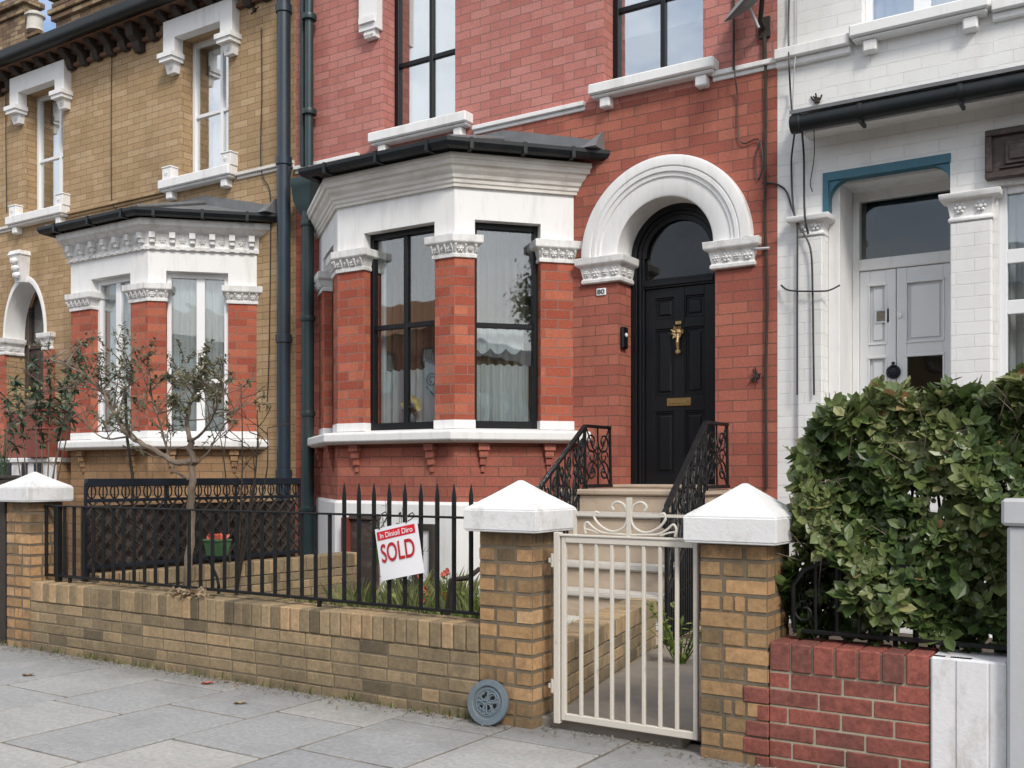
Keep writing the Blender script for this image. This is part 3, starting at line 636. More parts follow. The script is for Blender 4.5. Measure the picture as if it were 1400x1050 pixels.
# ------------------------------------------------------------------ yellow house
YX0 = -19.0
YEL = thing('yellow_brick_house', ((YX0+XB1)/2,F,0), 'yellow brick terraced house with white dentilled bay, dark eaves and white window hoods', 'house')
yc, yEZ = -14.36, 1.62
yb, ya = (-10.865,-9.964,5.14,6.95), (-14.365,-13.42,5.14,6.95)
YBX = (-12.85,-11.88,-10.35,-9.458)
g = MB(); wallplane(g, YX0,XB1,-.1,7.32, [yb+(.2,),ya+(.2,),(YBX[0]+.15,YBX[3]-.1,1.75,4.25,.02)], (yc,.506,1.25,3.35), ez=yEZ); g.build('wall', M['yellow'], YEL)
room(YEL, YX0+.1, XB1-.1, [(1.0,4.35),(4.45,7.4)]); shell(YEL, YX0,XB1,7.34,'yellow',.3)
for w in (yb,ya):
    window(YEL,O2,DX,w[0],w[1],w[2],w[3],.19,.055,[.62],[.46],'upvc','glass_up',.045,sill=(w[0]-.28,w[1]+.16,4.97,5.12,.15))
    g = MB(); x0,x1 = w[0]-.2,w[1]+.2
    g.box(x0,x1,F-.12,F+.02,6.93,7.17); g.box(x0,w[0]+.02,F-.12,F+.02,6.74,6.93); g.box(w[1]-.02,x1,F-.12,F+.02,6.74,6.93)
    for a,b in ((x0-.04,w[0]+.05),(w[1]-.05,x1+.04)):
        g.box(a,b,F-.19,F+.02,6.68,6.74); g.box(a+.02,b-.02,F-.17,F+.02,6.63,6.68)
        g.loft([[(a+.05,F-.11,6.63),(b-.05,F-.11,6.63),(b-.05,F+.01,6.63),(a+.05,F+.01,6.63)][::-1],[(a+.07,F-.08,6.50),(b-.07,F-.08,6.50),(b-.07,F+.01,6.50),(a+.07,F+.01,6.50)][::-1]]); rosette(g,((a+b)/2,F-.10,6.57),(0,-1),.03)
    g.build('window_hood', M['white'], YEL, bevel=.008)
    for a in (w[0]-.22,w[1]-.0):
        g = MB(); g.box(a,a+.17,F-.12,F+.01,5.12,5.27); g.box(a-.01,a+.18,F-.13,F+.01,5.2695,5.29); rosette(g,(a+.08,F-.12,5.2),(0,-1),.035); g.build('sill_block', M['white'], YEL, bevel=.006)
ypath = [(YBX[0],F),(YBX[1],B),(YBX[2],B),(YBX[3],F)]
yws = bay(YEL, ypath, [(0,.3),(.3,.42),(.33,.21),(.34,0)], None, 'brownbrick', 'brownbrick', 'upvc', 'glass', [([],[.3],None),([.5],[.30],.09),([.55],[.33],.10)], 'white_trim', dent=True)
for q in ((yb[1]+.17,XB1-.02),(YX0,ya[0]-.29),(ya[1]+.17,yb[0]-.29)):
    g = MB(); g.box(q[0],q[1],F-.05,F+.01,4.99,5.03); g.box(q[0],q[1],F-.02,F+.01,4.95,4.9895); g.build('string_course', M['cream_trim'] if q[0]!=ya[1]+.17 else M['yellow'], YEL, bevel=.005)
ar = archdoor(YEL, yc, .50, .75, 3.35, 1.25, 'white', True, yEZ)
g = MB(); g.loft([[(yc-.09,F-.10,3.80),(yc+.09,F-.10,3.80),(yc+.09,F+.02,3.80),(yc-.09,F+.02,3.80)],[(yc-.13,F-.17,4.18),(yc+.13,F-.17,4.18),(yc+.13,F+.02,4.18),(yc-.13,F+.02,4.18)],[(yc-.15,F-.19,4.20),(yc+.15,F-.19,4.20),(yc+.15,F+.02,4.20),(yc-.15,F+.02,4.20)],[(yc-.13,F-.17,4.26),(yc+.13,F-.17,4.26),(yc+.13,F+.02,4.26),(yc-.13,F+.02,4.26)]])
g.v = [(x,y,z+.33) for x,y,z in g.v]
for z in (4.23,4.33,4.43): g.lathe((yc,F-.12-(z-4.13)*.18,z),[(.001,-.08),(.05,-.03),(.05,.03),(.001,.08)],10,(1,0,0))
g.build('keystone', M['white_trim'], ar, bevel=.012)
for s in (-1,1):
    g = MB(); a_,b_=sorted((yc+s*.502,yc+s*.75)); g.box(a_,b_,F-.03,F+.01,1.2,3.10); g.build('door_pilaster', M['red_trim'], YEL)
g = MB(); y=F+.30; g.box(yc-.499,yc-.40,y,y+.1,1.25,4.15); g.box(yc+.40,yc+.499,y,y+.1,1.25,4.15); g.box(yc-.40,yc+.40,y+.005,y+.1,3.2,3.28); g.box(yc-.40,yc+.40,y+.03,y+.08,1.25,3.2)
for a,b in ((yc-.32,yc-.04),(yc+.04,yc+.32)):
    for c,d in ((1.4,2.0),(2.15,3.05)): g.box(a,b,y+.018,y+.03,c,d)
dr = g.build('door', M['darkwood'], YEL, bevel=.006); g = MB(); g.box(yc-.4,yc+.4,y+.05,y+.056,3.28,4.15); g.build('fanlight', M['glass'], dr)
# eaves: soffit, corbels, gutter
g = MB(); g.box(YX0,XB1,F-.30,F+.0,7.28,7.34); g.box(YX0,XB1,F-.06,F+.01,7.06,7.11); g.box(YX0,XB1,F-.10,F+.0,7.22,7.28); g.build('soffit', M['soffit'], YEL)
x = YX0+.15; first = None; k = 0
hx = [(w[0]-.2,w[1]+.2) for w in (ya,yb)]
while x < XB1-.15:
    if any(p<x<q for p,q in hx):
        g = MB(); g.loft([[(x-.06,F-o,z),(x+.06,F-o,z),(x+.06,F+.01,z),(x-.06,F+.01,z)] for o,z in ((.12,7.172),(.20,7.21),(.24,7.28))]); g.build('corbel', M['corbel'], YEL, bevel=.006); x += .30; k += 1; continue
    g = MB(); big = k%6==0; h = 6.94 if big else 7.03; w = .075 if big else .06
    if first is None or big:
        g.loft([[(x-w,F-o,z),(x+w,F-o,z),(x+w,F+.01,z),(x-w,F+.01,z)] for o,z in ((.07,h),(.10,h+.05),(.12,h+.12),(.20,h+.17),(.24,7.28))]); ob = g.build('corbel', M['corbel'], YEL, bevel=.006)
        if not big: first = (ob, x)
        elif first is None and k>0: first = (ob,x)
    else: copy_part(first[0], YEL, (x-first[1],0,0))
    x += .30; k += 1
g = MB(); n=10; pr = [(.30+.07+.07*cos(pi+pi*i/n),7.34+.075*sin(pi+pi*i/n)) for i in range(n+1)]+[(.44,7.42),(.30,7.42)]
g.sweep([(YX0,F),(XB1,F)], pr); g.box(YX0,XB1,F-.33,F-.28,7.28,7.44); g.build('gutter', M['gutter'], YEL, smooth=True)
g = MB(); xq = PX(388,8.68); g.tube([(xq,8.68,0),(xq,8.68,7.3)],.08,14)
for z in (1.3,2.9,5.0,6.8): g.lathe((xq,8.68,z),[(.09,-.05),(.096,-.045),(.096,.045),(.09,.05)],14)
for z in (1.3,2.9,5.0,6.8): g.box(xq-.02,xq+.02,8.68,F,z-.015,z+.015)
g.build('downpipe', M['bluepipe'], YEL, smooth=True)
# chimneys
def stack(x0,x1,y0,y1,z0,z1,mat='chimney',bands=()):
    g = MB(); g.box(x0,x1,y0,y1,z0,z1)
    for k,(z,o,h) in enumerate(bands): g.box(x0-o,x1+o,y0-o,y1+o,z,z+h)
    return g.build('chimney', M[mat], YEL, bevel=.012)
x0,x1 = PX(76,10.5),PX(200,10.5); zb = PZ(100,60,10.5); zt = PZ(100,-40,10.5)
c1 = stack(x0,x1,10.5,10.9,zb-1,zt+.4,bands=[(PZ(76,30,10.5),.06,.09),(PZ(76,22,10.5),.10,.09),(PZ(76,12,10.5),.05,.08),(PZ(76,2,10.5),.09,.09)])
x0,x1 = PX(-40,12.0),PX(34,12.0); c2 = stack(x0,x1,12.0,12.3,PZ(20,70,12)-1.2,PZ(20,-6,12.0),bands=[(PZ(34,18,12),.05,.08),(PZ(34,5,12),.09,.12)])
x2 = PX(54,12.0); g = MB(); g.box(x1+.11,x2,12.0,12.25,PZ(20,70,12)-1.2,PZ(58,45,12)); g.box(x1+.11,x2+.05,11.95,12.28,PZ(58,45,12),PZ(58,41,12)); g.build('chimney_shoulder', M['chimney'], c2)
g = MB(); xc = PX(48,12.1); z = PZ(50,42,12.1); h = PZ(50,15,12.1)-z; g.lathe((xc,12.1,z),[(.17,0),(.16,.05),(.15,h*.7),(.20,h*.72),(.20,h*.8),(.13,h*.82),(.13,h*.95),(.05,h)],16); g.build('chimney_pot', M['potgrey'], c2)
# ------------------------------------------------------------------ white house
WX1 = 4.2
WHI = thing('white_brick_house', ((XB2+WX1)/2,F,0), 'white painted brick house with pale grey double doors and a teal edged porch', 'house')
wp = (-2.54,-1.536,1.2,3.86); wu = (PX(1178,F),PX(1338,F),5.0,7.0); wr = (PX(1364,F),.35,1.9,3.56)
g = MB(); wallplane(g, XB2,WX1,-.1,8.4, [wp+(.62,),wu+(.2,),wr+(.2,)]); g.build('wall', M['whitebrick'], WHI)
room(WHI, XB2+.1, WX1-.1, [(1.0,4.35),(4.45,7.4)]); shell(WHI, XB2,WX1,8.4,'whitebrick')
window(WHI,O2,DX,wu[0],wu[1],wu[2],wu[3],.12,.05,[.50],[],'upvc','glass_up',.05,heavy=.13,sill=(PX(1160,8.66),PX(1352,8.66),4.90,5.03,.14))
# big right-hand window: three lights one above another
W3 = window(WHI,O2,DX,wr[0],wr[1],wr[2],wr[3],.06,.06,[.36,.7],[.42,.68],'upvc','glass',.11,heavy=.10)
for q in ((XB2,PX(1160,8.66)-.01),(PX(1352,8.66)+.01,WX1)):
    g = MB(); g.box(q[0],q[1],F-.10,F+.01,4.90,4.99); g.box(q[0],q[1],F-.05,F+.01,4.84,4.8995); g.build('string_course', M['white'], WHI, bevel=.008)
# lean-to slab and gutter over the porch
xg = PX(1084,8.45); g = MB(); g.loft([[(xg-.02,8.42,4.30),(WX1,8.42,4.30),(WX1,F+.0,4.40),(xg-.02,F+.0,4.40)],[(xg-.02,8.42,4.33),(WX1,8.42,4.33),(WX1,F+.0,4.46),(xg-.02,F+.0,4.46)]]); g.build('canopy', M['lead'], WHI)
g = MB(); g.box(xg+.03,WX1,8.60,F+.0,4.18,4.30); g.build('canopy_soffit', M['white'], WHI)
g = MB(); g.tube([(xg,8.47,4.225),(WX1,8.47,4.225)],.068,14); g.lathe((xg-.002,8.47,4.225),[(.001,-.02),(.076,-.015),(.08,0),(.08,.06),(.07,.07)],14,(1,0,0))
for x in (xg+.55,xg+1.3,xg+2.0): g.lathe((x,8.47,4.225),[(.075,-.02),(.08,0),(.075,.02)],14,(1,0,0)); g.box(x-.012,x+.012,8.44,8.60,4.13,4.16)
g.build('gutter', M['gutter'], WHI, smooth=True)
# pilasters and capitals
def pil(x0,x1,zc0,zc1):
    g = MB(); g.box(x0,x1,F-.05,F+.01,.0,zc0); p = g.build('pilaster', M['whitebrick'], WHI, bevel=.01)
    g = MB()
    def ring(e,z): return [(x0-e,F-.05-e,z),(x1+e,F-.05-e,z),(x1+e,F+.1,z),(x0-e,F+.1,z)]
    g.loft([ring(-.003,zc0),ring(.012,zc0+.004),ring(.012,zc0+.03),ring(.0,zc0+.04),ring(.02,zc1-.07),ring(.07,zc1-.055),ring(.075,zc1-.01),ring(.02,zc1)])
    for s in (.25,.75): rosette(g,(x0+(x1-x0)*s,F-.065,(zc0+zc1)/2-.01),(0,-1),.045)
    g.build('capital', M['white'], p, bevel=.006, smooth=True)
pil(PX(1090,F-.05),-2.545,3.34,3.52); pil(-1.53,PX(1357,F),3.30,3.53)
# porch lining, teal edge, doors
g = MB(); y = F+.62
g.box(wp[0]+.001,wp[0]+.10,F+.10,y,1.2,3.855); 
g.box(wp[0]+.101,wp[1]-.001,y-.10,y-.02,3.72,3.855); g.box(wp[0]+.10,wp[1]-.001,F+.2,y-.10,3.80,3.855)
g.box(wp[0]+.101,wp[0]+.16,y-.12,y-.02,1.2,3.72); g.box(wp[1]-.06,wp[1]-.001,y-.12,y-.02,1.2,3.72); g.box(wp[0]+.16,wp[1]-.06,y-.12,y-.02,3.10,3.20)
pf = g.build('porch_frame', M['white'], WHI, bevel=.006)
g = MB(); g.box(wp[0]+.15,wp[1]-.05,y-.075,y-.069,3.19,3.73); g.build('transom_pane', M['glass_dim'], pf)
g = MB(); g.box(wp[0]-.012,wp[1]+.004,F-.012,F+.10,3.80,3.872); g.box(wp[0]-.012,wp[0]+.035,F-.012,F+.10,3.52,3.80)
for s,x in ((1,wp[0]+.035),(-1,wp[1])):
    r = .17; pts = [(x,3.799),(x,3.80-r)]+[(x+s*r*(1-cos(k*pi/16)),3.80-r+r*sin(k*pi/16)) for k in range(1,8)]+[(x+s*r,3.799)]
    n_ = len(pts); k0 = g.add([(a,F+.004,b) for a,b in pts]+[(a,F+.09,b) for a,b in pts])
    g.face([k0+i for i in range(n_)]); g.face([k0+n_+i for i in range(n_)][::-1])
    for i in range(n_): jj=(i+1)%n_; g.face([k0+i,k0+jj,k0+n_+jj,k0+n_+i])
g.build('porch_edging', M['teal'], WHI, bevel=.006)
xm = PX(1226,y-.08); fl = [(wp[0]+.162,xm-.003),(xm+.003,wp[1]-.062)]
for n_,(a,b) in enumerate(fl):
    g = MB(); Y0,Y1 = y-.10,y-.05; ps = [(2.45,2.96),(1.75,2.32),(1.3,1.62)]; e=.085
    g.box(a,a+e,Y0,Y1,1.22,3.095); g.box(b-e,b,Y0,Y1,1.22,3.095)
    zc = [1.22]+[v for p in ps[::-1] for v in p]+[3.095]
    for c,d in zip(zc[::2],zc[1::2]): g.box(a+e,b-e,Y0+.002,Y1,c,d)
    for i,(c,d) in enumerate(ps):
        if not(n_==1 and i==1): g.box(a+e,b-e,Y0+.025,Y1,c,d); g.box(a+e+.03,b-e-.03,Y0+.012,Y0+.025,c+.03,d-.03)
        g.box(a+e-.012,b-e+.012,Y0-.014,Y0+.002,d-.004,d+.02); g.box(a+e-.012,b-e+.012,Y0-.010,Y0+.002,c-.014,c+.004)
        for q in (a+e-.012,b-e-.004): g.box(q,q+.016,Y0-.008,Y0+.002,c+.004,d-.004)
    dw = g.build('door', M['greydoor'], WHI, bevel=.004)
    if n_==0:
        g = MB(); g.box(a+.13,a+.25,Y0+.0,Y0+.011,2.63,2.75); g.build('view_hatch', M['blind'], dw); g = MB(); g.box(a+.145,a+.235,Y0-.004,Y0-.0005,2.645,2.735); g.build('hatch_glass', M['glass_up'], dw)
    else:
        g = MB(); g.box(a+e-.01,b-e+.01,Y0+.02,Y0+.026,1.75,2.32); g.build('door_glass', M['glass_dim'], dw)
        g = MB(); c=Vector((xm-.02,Y0-.02,2.19)); g.lathe(c,[(.001,.02),(.035,.018),(.062,.008),(.062,-.0),(.03,-.012),(.001,-.016)],20,(0,1,0))
        for k in range(10): g.lathe(c+Vector((cos(k*.628)*.04,-.008,sin(k*.628)*.05)),[(.001,-.016),(.014,0),(.001,.016)],7,(0,1,0))
        g.lathe(c+Vector((0,-.004,.075)),[(.001,-.012),(.016,0),(.001,.012)],8,(0,1,0)); g.build('knocker', M['bluebar'], dw, smooth=True)
        g = MB(); g.lathe((xm+.03,Y0-.005,2.68),[(.001,-.02),(.02,-.015),(.024,0),(.02,.006)],12,(0,1,0)); g.build('handle', M['upvc'], dw)
# carved dark panel on the white wall
g = MB(); a,b = PX(1347,F-.06),.02; g.box(a,b,F-.05,F+.0,3.60,3.98)
for q in ((a,b,3.93,3.98),(a,b,3.60,3.65),(a,a+.05,3.65,3.93),(b-.05,b,3.65,3.93)): g.box(q[0],q[1],F-.085,F-.05,q[2],q[3])
g.box(a+.14,a+.5,F-.07,F-.05,3.70,3.88); g.box(a+.17,a+.47,F-.082,F-.07,3.73,3.85); g.box(a+.1,b-.1,F-.065,F-.05,3.67,3.69)
t = g.build('wall_plaque', M['darkwood'], bevel=.012); tag(t,'dark carved framed panel on the white wall above the right-hand window','plaque')
# ------------------------------------------------------------------ garden brickwork, brick by brick
RB = random.Random(21)
def run(g, o, d, L, z0, rows, rh, bl, dep, jit=.0025, a0=0.0, tb=0.0, j=.008, header=False):
    for r in range(rows):
        z = z0+r*rh; a = a0 if header else a0-(bl*.5 if r%2 else 0)-RB.uniform(0,.02)
        while a < a0+L-.004:
            l = bl*(1 if RB.random()>.12 else .55)*RB.uniform(.96,1.04); s0,s1 = max(a0,a), min(a0+L, a+l)
            if a0+L-s1 < .05: s1 = a0+L
            if s1-s0 > .03:
                g.tone = min(1,max(0,RB.gauss(.5,.22)+tb)); e = RB.uniform(-jit,jit)
                g.ob(o,d,s0+(j/2 if s0>a0 else 0),s1-(j/2 if s1<a0+L else 0),-dep,e,z+j/2+RB.uniform(-.0015,.0015),z+rh-j/2)
            a = s1 if s1 >= a0+L else a+l
def soldier(g, o, d, L, z0, h, w, dep, tb=.08, a0=0.0, j=.008):
    n = max(1,round(L/w)); w = L/n
    for k in range(n):
        g.tone = min(1,max(0,RB.gauss(.55,.28)+tb)); t = RB.uniform(-.002,.003); e = RB.uniform(-.003,.004)
        g.ob(o,d,a0+k*w+j/2,a0+(k+1)*w-j/2,-dep,.006+e,z0+j/2,z0+h+t)
def unit(p,q): l = sqrt((q[0]-p[0])**2+(q[1]-p[1])**2); return ((q[0]-p[0])/l,(q[1]-p[1])/l), l
def brickwall(name, p, q, z0, rows, rh, bl, sol, dep, mat, mort, label, cat, sw=.082, tb=0, part=None):
    d,L = unit(p,q); root = thing(name, ((p[0]+q[0])/2,(p[1]+q[1])/2,0), label, cat); g = MB()
    run(g,p,d,L,z0,rows,rh,bl,.095,tb=tb); n=(d[1],-d[0])
    p2 = (q[0]-n[0]*dep,q[1]-n[1]*dep); d2 = (-d[0],-d[1]); run(g,p2,d2,L,z0,rows,rh,bl,.095,tb=tb)
    g.build('brick_courses', M[mat], root, bevel=.004)
    g = MB(); soldier(g,p,d,L,z0+rows*rh,sol,sw,dep+.006); g.build('coping', M[mat], root, bevel=.006)
    g = MB(); g.ob(p,d,.002,L-.002,-dep+.006,-.004,z0-.08,z0+rows*rh+sol-.012); g.build('mortar_bed', M[mort], root)
    return root
wz = PX(655,FY); lz = PX(41,FY)
WALL = brickwall('garden_wall', (lz+.004,FY), (wz-.004,FY), -.02, 5, .075, .215, .145, .22, 'stock', 'mortar', 'long low yellow stock brick garden wall under the black spiked railing', 'wall')
def pier(x0,x1,y0,y1, ztop, label, zc, mat='pier', rh=.081, tb=0.0, over=.06, mort='mortar'):
    root = thing('gate_pier', ((x0+x1)/2,(y0+y1)/2,0), label, 'pier', 'brick gate piers with white caps'); g = MB(); rows = int(round((ztop+.03)/rh)); rh = (ztop+.03)/rows
    w,dp = x1-x0,y1-y0; T=.1
    for r in range(rows):
        z = -.03+r*rh
        for o,d,L,full in (((x0,y0),(1,0),w,r%2==0),((x1,y1),(-1,0),w,r%2==0),((x1,y0),(0,1),dp,r%2==1),((x0,y1),(0,-1),dp,r%2==1)):
            a,b = (0,L) if full else (T+.008,L-T-.008)
            c = [a, a+(b-a)*(.66 if r%4<2 else .36), b] if full and L>.25 else [a,b]
            if not full and L>.3 and r%3==0: c=[a,(a+b)/2,b]
            for s0,s1 in zip(c,c[1:]):
                g.tone = min(1,max(0,RB.gauss(.55,.22)+tb)); g.ob(o,d,s0+(.004 if s0>a else 0),s1-(.004 if s1<b else 0),-T,RB.uniform(-.003,.003),z+.004,z+rh-.004)
    g.build('shaft', M[mat], root, bevel=.006, segs=2)
    g = MB(); g.box(x0+.004,x1-.004,y0+.004,y1-.004,-.08,ztop-.002); g.build('mortar_bed', M[mort], root)
    g = MB(); o=over
    def rg(e,z,k=0): return [(x0-e,y0-e,z),(x1+e,y0-e,z),(x1+e,y1+e,z),(x0-e,y1+e,z)]
    def mid(t,z): 
        cx,cy=(x0+x1)/2,(y0+y1)/2; return [(cx+(a-cx)*t,cy+(b-cy)*t,z) for a,b,_ in rg(o,0)]
    g.loft([rg(o-.008,ztop),rg(o,ztop+.008),rg(o,zc[0]),mid(.94,zc[0]+.012),mid(.5,zc[0]+(zc[1]-zc[0])*.52),mid(.06,zc[1]),mid(.01,zc[1]+.002)]); g.build('cap', M['cap'], root, bevel=.008, segs=2)
    return root
MX1 = PX(728,FY)
PIER2 = pier(wz, MX1, FY, FY+.30, 1.0, 'yellow brick pier with white pyramid cap between the SOLD sign and the gate', (1.115,1.265))
PIER3 = pier(PX(957,FY), PX(1050,FY), FY, FY+.30, .985, 'sooty brick pier with white pyramid cap between the gate and the hedge', (1.105,1.255), tb=-.12)
PIER1 = pier(PX(9,FY), lz, FY, FY+.27, 1.09, 'far brick pier with white cap at the left end of the railing', (1.20,1.315), over=.055, tb=.1)
# dark post beyond the far pier
g = MB(); g.box(PX(-12,FY+.02),PX(8,FY+.02)-.02,FY+.02,FY+.14,0,1.26); g.box(PX(-14,FY+.02),PX(8,FY+.02)-.015,FY+.01,FY+.15,1.26,1.29); tag(g.build('gate_post', M['darkbark'], bevel=.008),'dark timber post at the left edge beside the far white capped pier','post')
# red wall with soldier coping, then its white painted end
RW0, RW1, RW2 = PX(1050,FY)+.0, PX(1271,FY), PX(1377,FY)
g0 = brickwall('garden_wall', (RW0+.004,FY+.004), (RW1,FY+.004), -.03, 6, .076, .22, .13, .22, 'redwall', 'mortar_pale', 'short red brick garden wall with upright top bricks below the hedge', 'wall', sw=.098)
g = MB(); [run(g,(RW0-w_,FY-.004),(1,0),w_+.003,-.03+.076*k_,1,.076,.3,.02) for k_,w_ in enumerate((.055,.115,.10,.05,.112))]; g.build('toothing', M['redwall'], g0, bevel=.004)
root = thing('painted_wall_end', ((RW1+RW2)/2,FY+.1,0), 'white painted stub of wall between the red bricks and the grey post', 'wall')
g = MB(); g.box(RW1+.004,RW2,FY-.008,FY+.23,-.05,.558); run(g,(RW1+.004,FY-.004),(1,0),.16,.05,6,.085,.14,.05,jit=.001,j=.004); g.build('painted_bricks', M['oldpaint'], root, bevel=.008)
g = MB(); a=RW1+(RW2-RW1)*.36; g.box(a,a+.115,FY-.014,FY-.004,-.02,.553); g.box(a+.122,RW2+.0,FY-.012,FY-.004,-.02,.553); g.build('painted_board', M['oldpaint'], root, bevel=.003)
root = thing('gate_post', (RW2+.2,FY,0), 'tall pale grey rendered post at the right edge beside the white stub wall', 'post')
g = MB(); g.box(RW2+.006,RW2+.42,FY-.06,FY+.30,-.05,1.10); g.build('shaft', M['greypost'], root, bevel=.012)
g = MB(); g.box(RW2-.012,RW2+.44,FY-.08,FY+.32,1.10,1.205); g.build('cap', M['greypost'], root, bevel=.012)
# inner walls
bw0, bw1 = (PX(110,4.75),4.75), (PX(480,7.1),7.1)
d,L = unit(bw0,bw1)
BWALL = brickwall('garden_wall', (-6.72,4.70), (-6.50,7.35), -.02, 6, .075, .215, .125, .20, 'stock', 'mortar', 'brown brick boundary wall running back from the street behind the railing', 'wall')
PW = brickwall('garden_wall', (-2.755,FY+.32), (-3.17,6.78), -.02, 4, .075, .215, .115, .20, 'stock', 'mortar', 'low brick wall beside the path seen through the cream gate', 'wall', tb=.05)
# ------------------------------------------------------------------ front railing
YR = FY+.115
def railing():
    x0,x1 = lz+.02, wz-.012; root = thing('iron_railing', ((x0+x1)/2,YR,.5), 'long black iron railing with spikes set on the yellow brick wall', 'railing')
    g = MB(); g.box(x0,x1,YR-.012,YR+.012,.535,.553); 
    for x in (x0+.3,x0+1.5,x0+2.8): g.box(x-.012,x+.012,YR-.01,YR+.01,.48,.536)
    g.build('bottom_rail', M['iron'], root, bevel=.002)
    g = MB(); g.box(x0,x1,YR-.016,YR+.016,1.055,1.067); g.build('top_rail', M['iron'], root, bevel=.002)
    n = 35; short=None; tall=None; xs = PX(455,YR)
    for k in range(n+1):
        x = x0+.006+(x1-x0-.012)*k/n
        if x < xs or k==n:
            if short is None:
                g = MB(); g.tube([(x,YR,.552),(x,YR,1.056)],.0125,8); short = (g.build('baluster', M['iron'], root, smooth=True), x)
            else: copy_part(short[0], root, (x-short[1],0,0))
        else:
            if tall is None:
                g = MB(); g.tube([(x,YR,.552),(x,YR,1.16),(x,YR,1.185),(x,YR,1.245)],[.013,.013,.012,.003],8); tall = (g.build('spiked_baluster', M['iron'], root, smooth=True), x)
            else: copy_part(tall[0], root, (x-tall[1],0,0))
    g = MB(); x=x0+.16; g.box(x-.02,x+.02,YR-.02,YR+.02,.5,1.055); g.build('standard', M['iron'], root, bevel=.003)
railing()
# ------------------------------------------------------------------ trellis on the boundary wall
def lerp(a,b,t): return a+(b-a)*t
def trellis():
    p,q = Vector((-6.765,4.66,0)), Vector((-6.61,6.72,0)); p.x-=.06; q.x-=.06; root = thing('trellis', (p+q)/2+Vector((0,0,.56)), 'dark lattice trellis with a thick top rail on the brick boundary wall', 'trellis')
    g = MB(); zt = 1.235; g.bar(p+Vector((0,0,zt)), q+Vector((0,0,zt)), .05,.06); g.bar(p+Vector((0,0,.60)),q+Vector((0,0,.60)),.03); g.bar(p+Vector((0,0,1.10)),q+Vector((0,0,1.10)),.025)
    for t in (0,.33,.66,1): w = p.lerp(q,t); g.bar(w+Vector((0,0,.50)),w+Vector((0,0,zt)),.022)
    g.build('frame', M['bluebar'], root, bevel=.004)
    g = MB(); n=18; L=(q-p).length; h=.48
    for k in range(-6,n+6):
        for s in (1,-1):
            a = k/n; b = a+s*h/L*.9
            t0,t1 = a,b; z0,z1 = .61,.61+h
            if max(t0,t1)<0.0 or min(t0,t1)>1: continue
            def clip(t,za,zb,ta,tb): return za+(zb-za)*(t-ta)/(tb-ta)
            ta,tb = max(0,min(1,t0)),max(0,min(1,t1))
            if abs(ta-tb)<1e-3: continue
            A = p.lerp(q,ta)+Vector((.004*s,0,clip(ta,z0,z1,t0,t1))); B_ = p.lerp(q,tb)+Vector((.004*s,0,clip(tb,z0,z1,t0,t1))); g.bar(A,B_,.016,.010)
    g.build('lattice', M['darkbark'], root)
    g = MB()
    for k in range(22):
        c = p.lerp(q,(k+.5)/22)+Vector((0,0,1.165))
        pts = [c+Vector((0,.035*cos(a*pi/6),.05*sin(a*pi/6))) for a in range(13)]; g.tube(pts,.006,6,False); g.bar(c+Vector((0,0,-.06)),c+Vector((0,0,.05)),.008)
    g.build('rings', M['iron'], root, smooth=True)
    # added dark sheet of slats, standing in for the darkness behind the lattice
    g = MB(); k=0; L=24
    for k in range(L):
        a,b = p.lerp(q,k/L),p.lerp(q,(k+.94)/L); x = -.05-.006*(k%2)
        g.bar(a.lerp(b,.5)+Vector((x,0,.35)),a.lerp(b,.5)+Vector((x,0,1.06)),.012 ,.092)
    g.build('dark_backing', M['darkwood'], root)
trellis()
